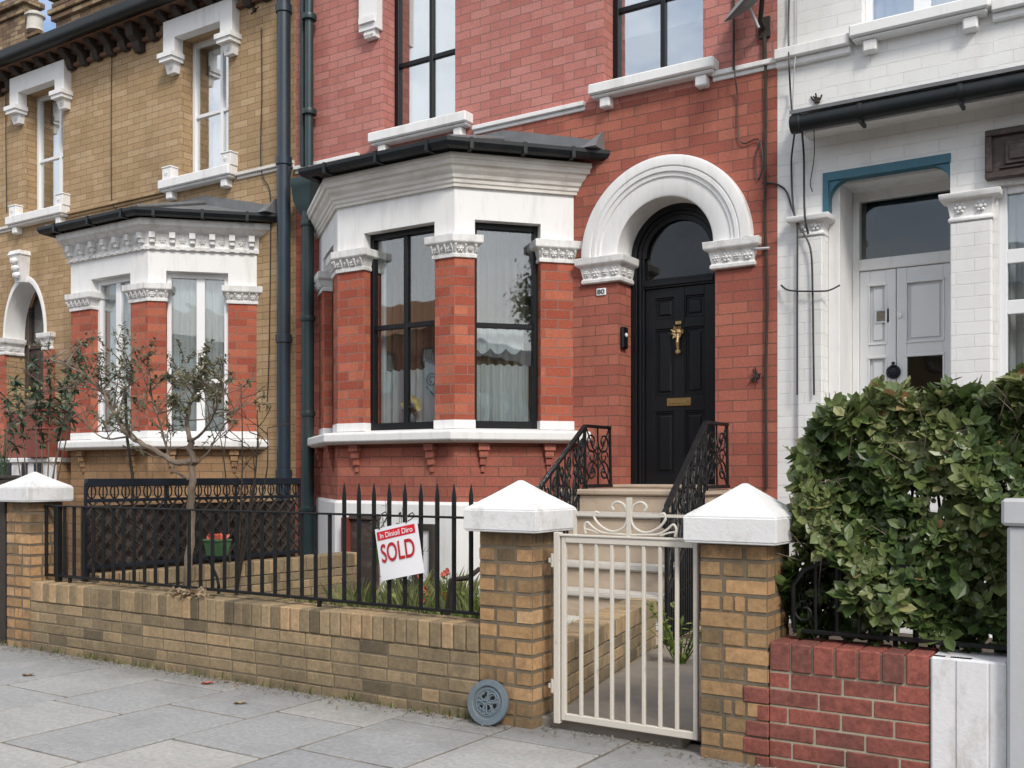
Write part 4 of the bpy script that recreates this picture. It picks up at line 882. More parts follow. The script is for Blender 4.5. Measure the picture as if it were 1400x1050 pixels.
# ------------------------------------------------------------------ gate
def spiral(c, u, v, r0, r1, a0, a1, n=22): return [c+(u*cos(a0+(a1-a0)*i/n)+v*sin(a0+(a1-a0)*i/n))*(r0+(r1-r0)*i/n) for i in range(n+1)]
UX,UZ = Vector((1,0,0)),Vector((0,0,1))
def gate():
    y = FY+.06; x0,x1 = PX(759,y),PX(955,y); root = thing('garden_gate', ((x0+x1)/2,y,.05), 'cream painted metal gate of upright bars between the two brick piers', 'gate')
    z0,z1 = .055,.985; g = MB()
    g.box(x0,x0+.035,y-.018,y+.018,z0-.02,z1+.02); g.box(x0+.042,x0+.066,y-.012,y+.012,z0,z1); g.box(x1-.022,x1,y-.014,y+.014,z0,z1)
    g.box(x0+.0665,x1-.0225,y-.013,y+.013,z0,z0+.035); g.box(x0+.0665,x1-.0225,y-.013,y+.013,z1-.032,z1); g.box(x0+.036,x1+.01,y-.02,y+.02,z1,z1+.012)
    g.build('frame', M['creamiron'], root, bevel=.003)
    n=7; first=None
    for k in range(n):
        x = x0+.066+(x1-.022-x0-.066)*(k+1)/(n+1)
        if first is None: g = MB(); g.box(x-.009,x+.009,y-.009,y+.009,z0+.034,z1-.031); first=(g.build('gate_bar', M['creamiron'], root, bevel=.003),x)
        else: copy_part(first[0], root, (x-first[1],0,0))
    xc=(x0+x1)/2+.03; g = MB(); zt=1.10
    g.box(x0+.11,x1-.03,y-.006,y+.006,zt-.007,zt+.007); g.box(x0+.11,x0+.124,y-.0065,y+.0065,z1+.012,zt+.02); g.box(xc-.011,xc+.011,y-.010,y+.010,z1+.012,zt+.085)
    def sp(pts):
        P=pts; out=[]
        for i in range(len(P)-1):
            p0,p1,p2,p3 = P[max(i-1,0)],P[i],P[i+1],P[min(i+2,len(P)-1)]
            for k in range(6): t=k/6; out.append(.5*((2*p1)+(-p0+p2)*t+(2*p0-5*p1+4*p2-p3)*t*t+(-p0+3*p1-3*p2+p3)*t**3))
        return out+[P[-1]]
    for s in (-1,1):
        V = lambda u,w: Vector((xc+s*u*.00165,y-.002,z1+.012+w*.00142))
        g.tube(sp([V(50,88),V(56,104),V(38,117),V(14,104),V(6,70),V(16,32),V(52,14),V(92,30),V(116,60),V(112,80),V(100,76)]),.0065,7)
        g.tube(sp([V(8,4),V(50,7),V(92,10),V(120,26),V(140,44),V(150,30),V(146,4)]),.006,7)
        g.tube(sp([V(100,6),V(128,16),V(150,20)]),.005,6)
    g.build('scrollwork', M['creamiron'], root, smooth=True)
    for z in (.22,.86):
        g = MB(); g.lathe((x0-.008,y,z),[(.016,-.035),(.017,0),(.016,.035)],10); g.box(x0-.035,x0+.02,y-.01,y+.012,z-.012,z+.012); g.build('hinge', M['creamiron'], root, bevel=.002)
gate()
# ------------------------------------------------------------------ SOLD board
def textmesh(s, bold=0.0):
    cu = bpy.data.curves.new('t','FONT'); cu.body = s; cu.offset = bold; ob = bpy.data.objects.new('t',cu); COL.objects.link(ob)
    dg = bpy.context.evaluated_depsgraph_get(); dg.update(); me = bpy.data.meshes.new_from_object(ob.evaluated_get(dg)); bpy.data.objects.remove(ob)
    vs=[tuple(v.co) for v in me.vertices]; fs=[tuple(p.vertices) for p in me.polygons]; x0=min(v[0] for v in vs); x1=max(v[0] for v in vs); y0=min(v[1] for v in vs); y1=max(v[1] for v in vs)
    return [((x-x0)/(x1-x0),(y-y0)/(y1-y0)) for x,y,_ in vs], fs
def put(g, s, fn, bold=0.0, back=.0):
    vs,fs = textmesh(s,bold); k = g.add([fn(a,b) for a,b in vs])
    for f in fs: g.face([k+i for i in f])
YS = YR-.035
tl,tr,br,bl = [P3(x,y,YS) for x,y in ((512.5,724),(569,710.5),(579.5,783),(522,794.5))]
def sg(u,v,e=0.0):   # u right, v up on the board; gently bowed plastic sheet
    p = bl.lerp(br,u).lerp(tl.lerp(tr,u),v); return (p.x,p.y-.012*sin(pi*u)*(.4+.6*(1-v))-e,p.z)
root = thing('sold_sign', (bl+br)/2, 'white and red SOLD board tied crookedly to the black railing', 'sign')
g = MB(); N=10
ks=[[g.add([sg(i/N,j/N,0)]) for i in range(N+1)] for j in range(N+1)]; kb=[[g.add([sg(i/N,j/N,-.006)]) for i in range(N+1)] for j in range(N+1)]
for j in range(N):
    for i in range(N): g.face([ks[j][i],ks[j][i+1],ks[j+1][i+1],ks[j+1][i]]); g.face([kb[j][i],kb[j+1][i],kb[j+1][i+1],kb[j][i+1]])
for i in range(N):
    g.face([ks[0][i],kb[0][i],kb[0][i+1],ks[0][i+1]]); g.face([ks[N][i],ks[N][i+1],kb[N][i+1],kb[N][i]]); g.face([ks[i][0],ks[i+1][0],kb[i+1][0],kb[i][0]]); g.face([ks[i][N],kb[i][N],kb[i+1][N],ks[i+1][N]])
g.build('board', M['sign'], root)
g = MB(); c=[[g.add([sg(.04+.91*i/8,.77+.165*j,.0025)]) for i in range(9)] for j in (0,1)]
for i in range(8): g.face([c[0][i],c[0][i+1],c[1][i+1],c[1][i]])
bn = g.build('banner', M['signred'], root, recalc=False)
g = MB(); put(g,'In Dinioil Diro',lambda a,b: sg(.12+.78*a,.80+.10*b,.005),.012); g.build('banner_letters', M['sign'], bn, recalc=False)
g = MB(); put(g,'SOLD',lambda a,b: sg(.09+.80*a,.33+.36*b,.004),.014); g.build('letters', M['signtext'], root, recalc=False)
for u in (.12,.78):
    g = MB()
    p = Vector(sg(u,.985,.004)); t = Vector((p.x+.01,YR,1.06))
    g.tube([p,p+Vector((0,-.008,.03)),t+Vector((0,-.03,.01)),t+Vector((0,0,.022)),t+Vector((0,.025,0)),p+Vector((0,.02,.01)),p],.0035,6)
    g.build('cable_tie', M['cable'], root, smooth=True)
# ------------------------------------------------------------------ round cast cover leaning on the wall
def cover():
    px,py = 666.5,966; y = FY-.055; c = P3(px,py,y); r = .118; ax = Vector((.10,-1,.22)).normalized(); c.z = r*.985
    root = thing('round_cover', (c.x,c.y,0), 'blue grey round cast iron cover leaning on the brick wall at the pavement', 'cover'); g = MB()
    g.lathe(c,[(.001,-.02),(r*.985,-.02),(r,-.014),(r,.002),(r*.975,.007),(r*.74,.007),(r*.71,.004),(r*.69,-.004),(.001,-.004)],48,ax); g.build('rim', M['greyiron'], root, smooth=True)
    a = ax.cross(UZ).normalized(); b = a.cross(ax); g = MB(); z=c+ax*-.002; rnd=random.Random(3)
    f = lambda u,v: z+(a*u+b*v)*r
    def sw(cu,cv,q0,q1,t0,t1,w=.005): g.tube([f(cu+(q0+(q1-q0)*k/18)*cos(t0+(t1-t0)*k/18),cv+(q0+(q1-q0)*k/18)*sin(t0+(t1-t0)*k/18)) for k in range(19)],w,6)
    sw(-.22,.20,.24,.10,.4,5.2); sw(.24,.26,.22,.08,2.6,7.6); sw(-.05,-.26,.26,.10,-.5,4.4); sw(.30,-.20,.20,.07,1.2,6.0); sw(0,0,.58,.58,0,2*pi,.0035)
    for k in range(14): t=2*pi*k/14; q=f(.5*cos(t),.5*sin(t)); g.lathe(q,[(.006,-.002),(.005,.003),(.001,.004)],7,ax)
    g.tube([f(-.5,.05),f(-.15,-.02),f(.1,.08),f(.5,.02)],.006,6); g.tube([f(.05,.52),f(0,.2),f(.06,-.1),f(-.02,-.5)],.005,6); g.build('cast_pattern', M['greyiron'], root, smooth=True)
    g = MB()
    for u,v,q in ((-.22,.18,.10),(.10,.36,.08),(.24,.24,.07),(-.06,-.25,.11),(.31,-.2,.07),(-.36,-.12,.08),(.02,.06,.06)): g.lathe(f(u,v)-ax*.0016,[(q*r*1.25,0),(q*r*1.2,.0012),(.001,.0016)],12,ax)
    g.build('hole', M['black'], root)
cover()
# ------------------------------------------------------------------ front steps and handrails
def steps():
    x0,x1 = rc-.62, rc+.66; root = thing('front_steps', (rc,7.6,0), 'buff stone steps rising to the black front door', 'steps')
    g = MB(); g.box(x0,x1,7.98,F-.002,-.05,1.115); g.build('landing', M['stone'], root, bevel=.01)
    g = MB(); g.box(x0-.03,x1+.03,7.95,F-.002,1.115,1.165); g.build('landing_slab', M['stone'], root, bevel=.012)
    n=5; rise=1.165/6
    for k in range(n):
        z = 1.165-rise*(k+1); y = 7.98-.25*(k+1); s=.045*(k+1)
        g = MB(); g.box(x0+s,x1+s*.7,y,y+.249,-.05,z-.045); st = g.build('step', M['stone'], root, bevel=.006)
        g = MB(); g.box(x0+s-.015,x1+s*.7+.015,y-.03,y+.249,z-.0445,z); g.build('nosing', M['nosing'], st, bevel=.012, segs=2)
    g = MB(); g.box(rc-.53,rc+.53,F-.10,F+.36,1.1655,1.20); g.build('threshold', M['stone'], root, bevel=.01)
steps()
def handrail(xt, xb, label, lean):
    top = Vector((xt,8.12,1.735)); bot = Vector((xb,6.92,1.06)); end = Vector((xt,8.60,1.735)); root = thing('handrail', (xt,7.6,0), label, 'handrail','wrought iron handrails of the front steps')
    g = MB(); 
    for a,b in ((top,end),(bot,top)): g.bar(a,b,.045,.028)
    g.tube([bot,bot+Vector((0,-.06,-.05)),bot+Vector((0,-.075,-.11)),bot+Vector((0,-.04,-.15))],.018,8); g.build('rail', M['iron'], root, bevel=.005)
    lo_t, lo_b, lo_e = Vector((xt,8.12,1.19)),Vector((xb,6.92,.42)),Vector((xt,8.62,1.19))
    g = MB(); g.bar(lo_b,lo_t,.025); g.bar(lo_t+Vector((0,-.0,0)),lo_e,.05,.03)
    for a,b in ((top,lo_t),(end,lo_e)): g.bar(a,b,.022)
    g.bar(bot,Vector((xb,6.92,.0)),.028); m=bot.lerp(top,.5); g.bar(m,lo_b.lerp(lo_t,.5),.018); g.bar(Vector((xt,8.15,1.16)),lo_t,.022)
    g.build('frame', M['iron'], root, bevel=.003)
    g = MB()
    def cell(a,b,c,d,k):    # scrolls within a quadrilateral a-b (bottom) c-d (top)
        f = lambda u,v: a.lerp(b,u).lerp(c.lerp(d,u),v)
        def sp(u,v,r,a0,a1,sx=1): return [f(u+sx*(r*(1-.7*i/20))*cos(a0+(a1-a0)*i/20), v+.8*(r*(1-.7*i/20))*sin(a0+(a1-a0)*i/20)) for i in range(21)]
        for s in (1,-1):
            g.tube([f(.5,.02)]+sp(.5+s*.24,.24,.24,pi,-pi*1.5,s),.008,6); g.tube([f(.5,.98)]+sp(.5+s*.24,.74,.24,-pi,pi*1.5,s),.008,6)
            g.tube(sp(.5+s*.25,.49,.16,0,pi*2.2,s),.007,6)
        g.tube([f(.5,0),f(.5,1)],.007,6); g.tube([f(.02,.0),f(.3,.35),f(.5,.5),f(.7,.65),f(.98,1)],.008,6); g.tube([f(.98,.0),f(.7,.35),f(.5,.5),f(.3,.65),f(.02,1)],.008,6)
        for u,v in ((.26,.24),(.74,.24),(.26,.74),(.74,.74),(.5,.5)): q=f(u,v); g.lathe(q,[(.001,-.02),(.02,0),(.001,.02)],8,(1,0,0))
    for k in range(4): t0,t1=k/4,(k+1)/4; cell(lo_b.lerp(lo_t,t0),lo_b.lerp(lo_t,t1),bot.lerp(top,t0),bot.lerp(top,t1),k)
    cell(lo_t,lo_e,top,end,9)
    # lower lattice under the slope
    z0=Vector((xb,6.92,.08)); 
    for k in range(18):
        t=k/18; a=lo_b.lerp(lo_t,t); b=Vector((a.x,a.y,.05)); g.bar(a,b,.016); 
        if k%3==0 and a.z-b.z>.12: g.tube(spiral((a+b)/2,Vector((0,1,0)),UZ,.05,.02,0,pi*2.5,16),.007,6)
    g.build('scrollwork', M['iron'], root, smooth=True)
handrail(-4.50,-4.36,'left wrought iron scroll handrail below the bay window end',0)
handrail(-3.34,-3.15,'right wrought iron scroll handrail reaching down to the path',0)
# ------------------------------------------------------------------ curtains, blinds and things at the windows
def bayc(ws, k): return ws[k]
q,d,a0,a1 = rws[1]
curtain('curtain','gold',q,d,a0+.03,a1-.03,-.36,1.8,3.72,.03,.11,'brown gold long curtain inside the wide front pane of the red house bay','curtain','curtains in the red house bay',seed=1)
curtain('net_curtain','net',q,d,a0+.10,a1-.06,-.27,1.8,2.36,.02,.10,'white half height net curtain in the front window of the red house bay','net curtain','net curtains in the red house bay',seed=2)
curtain('side_curtain','netwhite',q,d,a0+.055,a0+.12,-.23,1.8,3.72,.008,.05,'narrow white drawn back curtain at the left of the front bay window','curtain',seed=5)
q,d,a0,a1 = rws[2]
curtain('curtain','gold',q,d,a0+.03,a1-.03,-.36,1.8,3.72,.03,.10,'brown gold long curtain inside the right angled pane of the red house bay','curtain','curtains in the red house bay',seed=3)
curtain('net_curtain','net',q,d,a0+.07,a1-.07,-.24,1.8,2.38,.02,.085,'white half height net curtain in the right angled window of the red house bay','net curtain','net curtains in the red house bay',seed=4)
curtain('lace_valance','net',q,d,a0+.08,a1-.12,-.26,2.55,2.74,.012,.12,'scalloped lace strip hanging behind the right angled bay window','lace',seed=6,scal=.16)
q,d,a0,a1 = rws[0]
curtain('curtain','gold',q,d,a0+.03,a1-.03,-.36,1.8,3.72,.03,.10,'brown gold curtain inside the hidden left pane of the red house bay','curtain','curtains in the red house bay',seed=7)
for ws,lab in ((yws[1],'white net curtain filling the left bay window of the yellow house'),(yws[2],'white net curtain filling the right bay window of the yellow house'),(yws[0],'white net curtain in the far left pane of the yellow house bay')):
    q,d,a0,a1 = ws; curtain('net_curtain','netwhite',q,d,a0+.05,a1-.05,-.22,1.8,3.72,.016,.09,lab,'net curtain','net curtains in the yellow house bay',seed=len(lab))
def blind(w, lab, z=None, dep=.30):
    g = MB(); g.box(w[0]+.05,w[1]-.05,F+dep,F+dep+.006,z or w[2]+.06,w[3]-.04); tag(g.build('roller_blind', M['blind']),lab,'blind','pale blinds in the upper windows')
blind((w1[0]+.12,w1[1],w1[2],w1[3]),'pale blind behind the black upper window above the red house bay')
blind(w2,'pale blind behind the black upper window above the arched doorway',5.6)
blind((yb[0]+.22,yb[1],yb[2],yb[3]),'pale blind behind the white upper window right of centre on the yellow house')
blind((ya[0]+.22,ya[1],ya[2],ya[3]),'pale blind behind the far left white upper window of the yellow house')
curtain('sheer_curtain','netwhite',O2,DX,wu[0]+.05,wu[1]-.05,-.30,5.0,6.9,.02,.12,'pale sheer curtain behind the upper window of the white house','curtain',seed=11)
curtain('sheer_curtain','netwhite',O2,DX,wr[0]+.05,wr[1]-.05,-.24,1.95,3.52,.02,.11,'pale sheer curtain behind the lower right window of the white house','curtain',seed=12)
# flowers and a carved panel inside the bay
q,d,a0,a1 = rws[1]; n=(d[1],-d[0])
def inbay(a,b,z): return Vector((q[0]+d[0]*a+n[0]*b,q[1]+d[1]*a+n[1]*b,z))
af = PX(545,B)-q[0]; c = inbay(af,-.20,1.80); root = thing('flower_vase', c, 'small vase of pale yellow flowers on the sill inside the front bay window', 'flowers'); rnd = random.Random(8)
g = MB(); g.lathe(c,[(.035,0),(.05,.03),(.045,.08),(.025,.12),(.03,.13)],14); g.build('vase', M['greyiron'], root, smooth=True)
g = MB(); pet = MB()
for k in range(8):
    a=rnd.uniform(0,2*pi); t=c+Vector((cos(a)*.10,sin(a)*.03,rnd.uniform(.14,.26))); g.tube([c+Vector((0,0,.11)),c.lerp(t,.6)+Vector((0,0,.03)),t],.003,5)
    for j in range(7): b=2*pi*j/7; pet.leaf(t,Vector((cos(b),-.5,sin(b))),Vector((0,-1,.2)),.045,.028,.5)
    for j in range(3): g.leaf(c+Vector((0,0,.12)),Vector((cos(a+j),-.3,.3)),UZ,.11,.035,.5)
g.build('stems', M['dark_leaf'], root, recalc=False); pet.build('petals', M['yellowflower'], root, recalc=False)
a = PX(575,B)-q[0]; root = thing('carved_chair_back', inbay(a,-.245,1.80), 'grey carved scroll panel standing inside the front bay window', 'panel'); g = MB()
g.hexa([inbay(a-.14,-.262,1.82),inbay(a+.14,-.262,1.82),inbay(a+.14,-.25,1.82),inbay(a-.14,-.25,1.82),inbay(a-.14,-.262,2.44),inbay(a+.14,-.262,2.33),inbay(a+.14,-.25,2.33),inbay(a-.14,-.25,2.44)][:8]); g.build('panel', M['net'], root)
g = MB(); u=Vector((d[0],d[1],0)); g.bar(inbay(a-.15,-.243,2.45),inbay(a+.15,-.243,2.33),.02); g.tube(spiral(inbay(a-.05,-.243,2.24),u,UZ,.075,.02,0,pi*3.5,40),.008,6); g.tube(spiral(inbay(a+.08,-.243,2.16),-u,UZ,.055,.015,0,pi*3.2,36),.007,6); g.tube([inbay(a-.12,-.243,2.18),inbay(a-.02,-.243,2.08),inbay(a+.1,-.243,2.02)],.006,6); g.build('scroll', M['greyiron'], root, smooth=True)
# basement openings in the white base of the bay
def bpt(px,py,b=.0): 
    p = P3(px,py,B); p.y -= b; return p
def plinthbox(g,x0,x1,z0,z1,b0,b1): g.box(x0,x1,B-b1,B-b0,z0,z1)
root = thing('basement_window', (PX(580,B),B,.2), 'small dark framed window low in the white base behind the SOLD sign', 'window')
x0,x1,z0,z1 = PX(548,B),PX(598,B),.20,PZ(585,716,B); g=MB()
for qx in ((x0,x0+.05,z0,z1),(x1-.05,x1,z0,z1),(x0+.05,x1-.05,z1-.05,z1),(x0+.05,x1-.05,z0,z0+.05),((x0+x1)/2-.03,(x0+x1)/2+.03,z0+.05,z1-.05)): plinthbox(g,qx[0],qx[1],qx[2],qx[3],.028,.075)
g.build('frame', M['darkbark'], root, bevel=.004); g=MB(); plinthbox(g,x0+.05,x1-.05,z0+.05,z1-.05,.031,.040); g.build('panel', M['oldpaint'], root)
root = thing('cellar_hatch', (PX(497,B),B,.1), 'dark brown boarded hatch with a reddish post left of the SOLD sign', 'hatch')
x0,x1 = PX(480,B-.05),PX(518,B-.05); z1=PZ(500,710,B); g=MB(); plinthbox(g,x0,x1,.0,z1,.032,.06); plinthbox(g,x0,x1,z1,z1+.04,.032,.09); g.build('board', M['darkwood'], root, bevel=.005)
g=MB(); g.box(x0-.07,x0-.001,B-.13,B-.04,-.02,z1+.02); g.build('post', M['redpaint'], root, bevel=.006)
# ------------------------------------------------------------------ small fittings
g = MB(); a,b = P3(816,405,F),P3(829,393.5,F); g.box(a.x,b.x,F-.014,F+.001,a.z,b.z)
pl = thing('house_number', ((a.x+b.x)/2,F,a.z), 'small white house number plate on the red brick left of the doorway', 'number'); g.build('plate', M['upvc'], pl, bevel=.006)
g = MB(); put(g,'80',lambda u,v: (lerp(a.x+.012,b.x-.012,u),F-.0165,lerp(a.z+.014,b.z-.012,v)),.02); g.build('digits', M['black'], pl, recalc=False)
xr_ = rc-rR; dy0 = F+.075; z=2.62; root = thing('doorbell', (xr_,dy0,z-.12), 'black doorbell box with a silver button on the brick door reveal', 'doorbell')
g = MB(); g.box(xr_-.0,xr_+.035,dy0-.05,dy0+.06,z-.11,z+.10); g.build('box', M['black'], root, bevel=.01)
g = MB(); g.lathe((xr_+.035,dy0+.01,z+.02),[(.02,-.005),(.02,.008),(.012,.014),(.001,.015)],14,(1,0,0)); g.build('button', M['upvc'], root, smooth=True)
def cablething(pts, r, label, mat='cable', n=6):
    g = MB(); # gentle spline through the points
    P=[Vector(p) for p in pts]; out=[]
    for i in range(len(P)-1):
        p0,p1,p2,p3 = P[max(i-1,0)],P[i],P[i+1],P[min(i+2,len(P)-1)]
        for k in range(6):
            t=k/6; out.append(.5*((2*p1)+(-p0+p2)*t+(2*p0-5*p1+4*p2-p3)*t*t+(-p0+3*p1-3*p2+p3)*t**3))
    out.append(P[-1]); g.tube(out,r,n); return tag(g.build('cable', M[mat], smooth=True), label, 'cable')
def W_(px,py,b=.02): return P3(px,py,F-b)
cablething([W_(1046,32),W_(1047,150),W_(1046,300),W_(1049,400),W_(1047,520),W_(1048,668)],.013,'thick brown black cable straight down the right edge of the red brick','darkbark',8)
cablething([W_(1003,-10),W_(1003,60),W_(1005,105,.07),W_(1008,130),W_(1009,180),W_(1016,196),W_(1034,190),W_(1040,196),W_(1043,225),W_(1036,246),W_(1033,215),W_(1040,192)],.006,'thin looped wire left of the thick cable on the red brick')
cablething([W_(1003,95,.07),W_(1003,0),W_(1003,-30)],.011,'short dark conduit dropping from the top beside the upper right window','darkbark')
cablething([W_(1043,250),W_(1062,252),W_(1075,262),W_(1083,285),W_(1092,308,.09),W_(1108,340,.09),W_(1111,400,.08),W_(1112,470,.08),W_(1113,540,.08)],.009,'black cable crossing from red brick to white wall and running down the pilaster')
cablething([W_(1079,-10,.03),W_(1078,40,.03),W_(1079,90,.12),W_(1081,130,.03),W_(1084,164,.2),W_(1086,174,.3)],.008,'black wire from the top of the white wall to the gutter end')
cablething([W_(1090,-10,.03),W_(1089,60,.03),W_(1086,92,.12),W_(1084,140,.03),W_(1087,160,.1)],.004,'thin grey wire beside the black one above the white gutter','greypost')
cablething([W_(1087,172,.3),W_(1086,184,.25),W_(1082,220,.03),W_(1083,262,.03),W_(1086,292,.1),W_(1090,312,.09),W_(1090,420,.08),W_(1090,540,.08)],.008,'left black cable from the gutter end down the white pilaster')
cablething([W_(1096,170,.3),W_(1097,186,.2),W_(1099,215,.03),W_(1100,290,.12),W_(1105,320,.1)],.009,'short black cable under the gutter end on the white wall')
cablething([W_(1112,168,.3),W_(1113,184,.2),W_(1113,215,.03),W_(1108,250,.03),W_(1111,262,.04)],.004,'thin curled wire hanging under the white house gutter')
cablething([W_(1068,390,.03),W_(1076,396,.06),W_(1090,398,.1),W_(1125,398,.1),W_(1136,396,.07),W_(1148,390,.03)],.008,'short bowed black cable across the white pilaster at mid height')
cablething([W_(153,60),W_(152,140),W_(152,230),W_(153,276),W_(160,286)],.007,'thin dark wire down the yellow wall between the two upper windows')
cablething([W_(357,38),W_(358,120),W_(357,230),W_(369,262),W_(370,330),W_(368,480),W_(365,560)],.007,'thin wavy wire right of the white upper window on yellow brick')
cablething([W_(8,112),W_(8,200),W_(9,290)],.007,'thin dark wire at the far left of the yellow wall')
# bracket lamp bits: satellite dish on the red wall
def dish():
    c = P3(1040,-6,F-.32); root = thing('satellite_dish', W_(1046,30,0), 'grey green satellite dish with a bent arm at the top of the red wall', 'dish'); ax = Vector((-.55,-.55,.62)).normalized()
    g = MB(); prof=[(.001,-.0)]+[(.34*k/8,.09*(k/8)**2) for k in range(1,9)]; g.lathe(c,prof+[(.345,.10),(.335,.085)]+[(.33*k/8,.09*(k/8)**2-.012) for k in range(7,0,-1)]+[(.001,-.012)],36,ax); g.build('reflector', M['lead'], root, smooth=True)
    g = MB(); p=W_(1046,34,.0); g.tube([p+Vector((0,-.0,-.05)),p+Vector((0,-.12,.0)),c-ax*.02],.022,8); g.box(p.x-.05,p.x+.05,F-.03,F,p.z-.12,p.z+.06); g.tube([p+Vector((0,-.02,-.1)),p+Vector((.005,-.02,-.32))],.02,8); g.build('bracket', M['darkbark'], root, smooth=True)
    e=c+ax*.30+Vector((0,0,-.03)); g = MB(); g.tube([c+Vector((-.02,0,-.3))*.9,e],.012,8); g.lathe(e,[(.001,-.05),(.03,-.04),(.035,.03),(.001,.05)],12,ax); g.build('arm', M['greypost'], root, smooth=True)
dish()
def deb(px,py,label):
    c=W_(px,py,.0); g=MB(); rnd=random.Random(px)
    for k in range(9): v=Vector((rnd.uniform(-1,1),-abs(rnd.uniform(.1,.6)),rnd.uniform(-1,1))); g.tube([c,c+v*.04,c+v*.06+Vector((0,0,rnd.uniform(-.03,.03)))],.007,5)
    g.box(c.x-.02,c.x+.02,F-.03,F,c.z-.02,c.z+.02); tag(g.build('wall_fixing', M['darkbark']),label,'fixing')
deb(1036,514,'rusty iron fixing on the red brick low beside the thick cable')
deb(349,14,'old wire bracket at the top of the yellow wall by the right window hood')
deb(1118,138,'tuft of old wires on the white wall above the gutter')
cablething([W_(1022,340,.03),W_(1036,340,.05),W_(1052,339,.03)],.012,'short pale pipe clip across the cable right of the arch','greypost')
# ------------------------------------------------------------------ planting
o=tuft('tall_weeds',2600,(-5.9,-4.3),(6.2,7.6),(.10,.34),seed=4,mat='weeds'); tag(o,kind='stuff')
def litter():
    g=MB(); rnd=random.Random(41)
    for _ in range(1500):
        x=rnd.uniform(-8.0,-1.0); w=abs(rnd.gauss(0,.07)); y=FY-.006-w
        if -2.9<x<-2.0: y+=rnd.uniform(0,.25)
        p=Vector((x,y,.004)); r=rnd.uniform(.003,.009)
        if rnd.random()<.25: g.leaf(p,Vector((rnd.uniform(-1,1),rnd.uniform(-1,1),.15)),UZ,r*3.2,r*1.8,rnd.random(),-.1)
        else:
            t=rnd.uniform(0,.5); k=g.add([p+Vector((r,0,0)),p+Vector((-.4*r,.8*r,0)),p+Vector((-.5*r,-.8*r,0)),p+Vector((0,0,r*.8))]); g.face([k,k+1,k+3],t); g.face([k+1,k+2,k+3],t); g.face([k+2,k,k+3],t)
    tag(g.build('grit',M['litter'],recalc=False),kind='stuff')
litter()
tag(tuft('joint_weeds',260,(-7.9,-3.0),(FY-.03,FY-.004),(.012,.05),seed=8,mat='weeds'),kind='stuff')
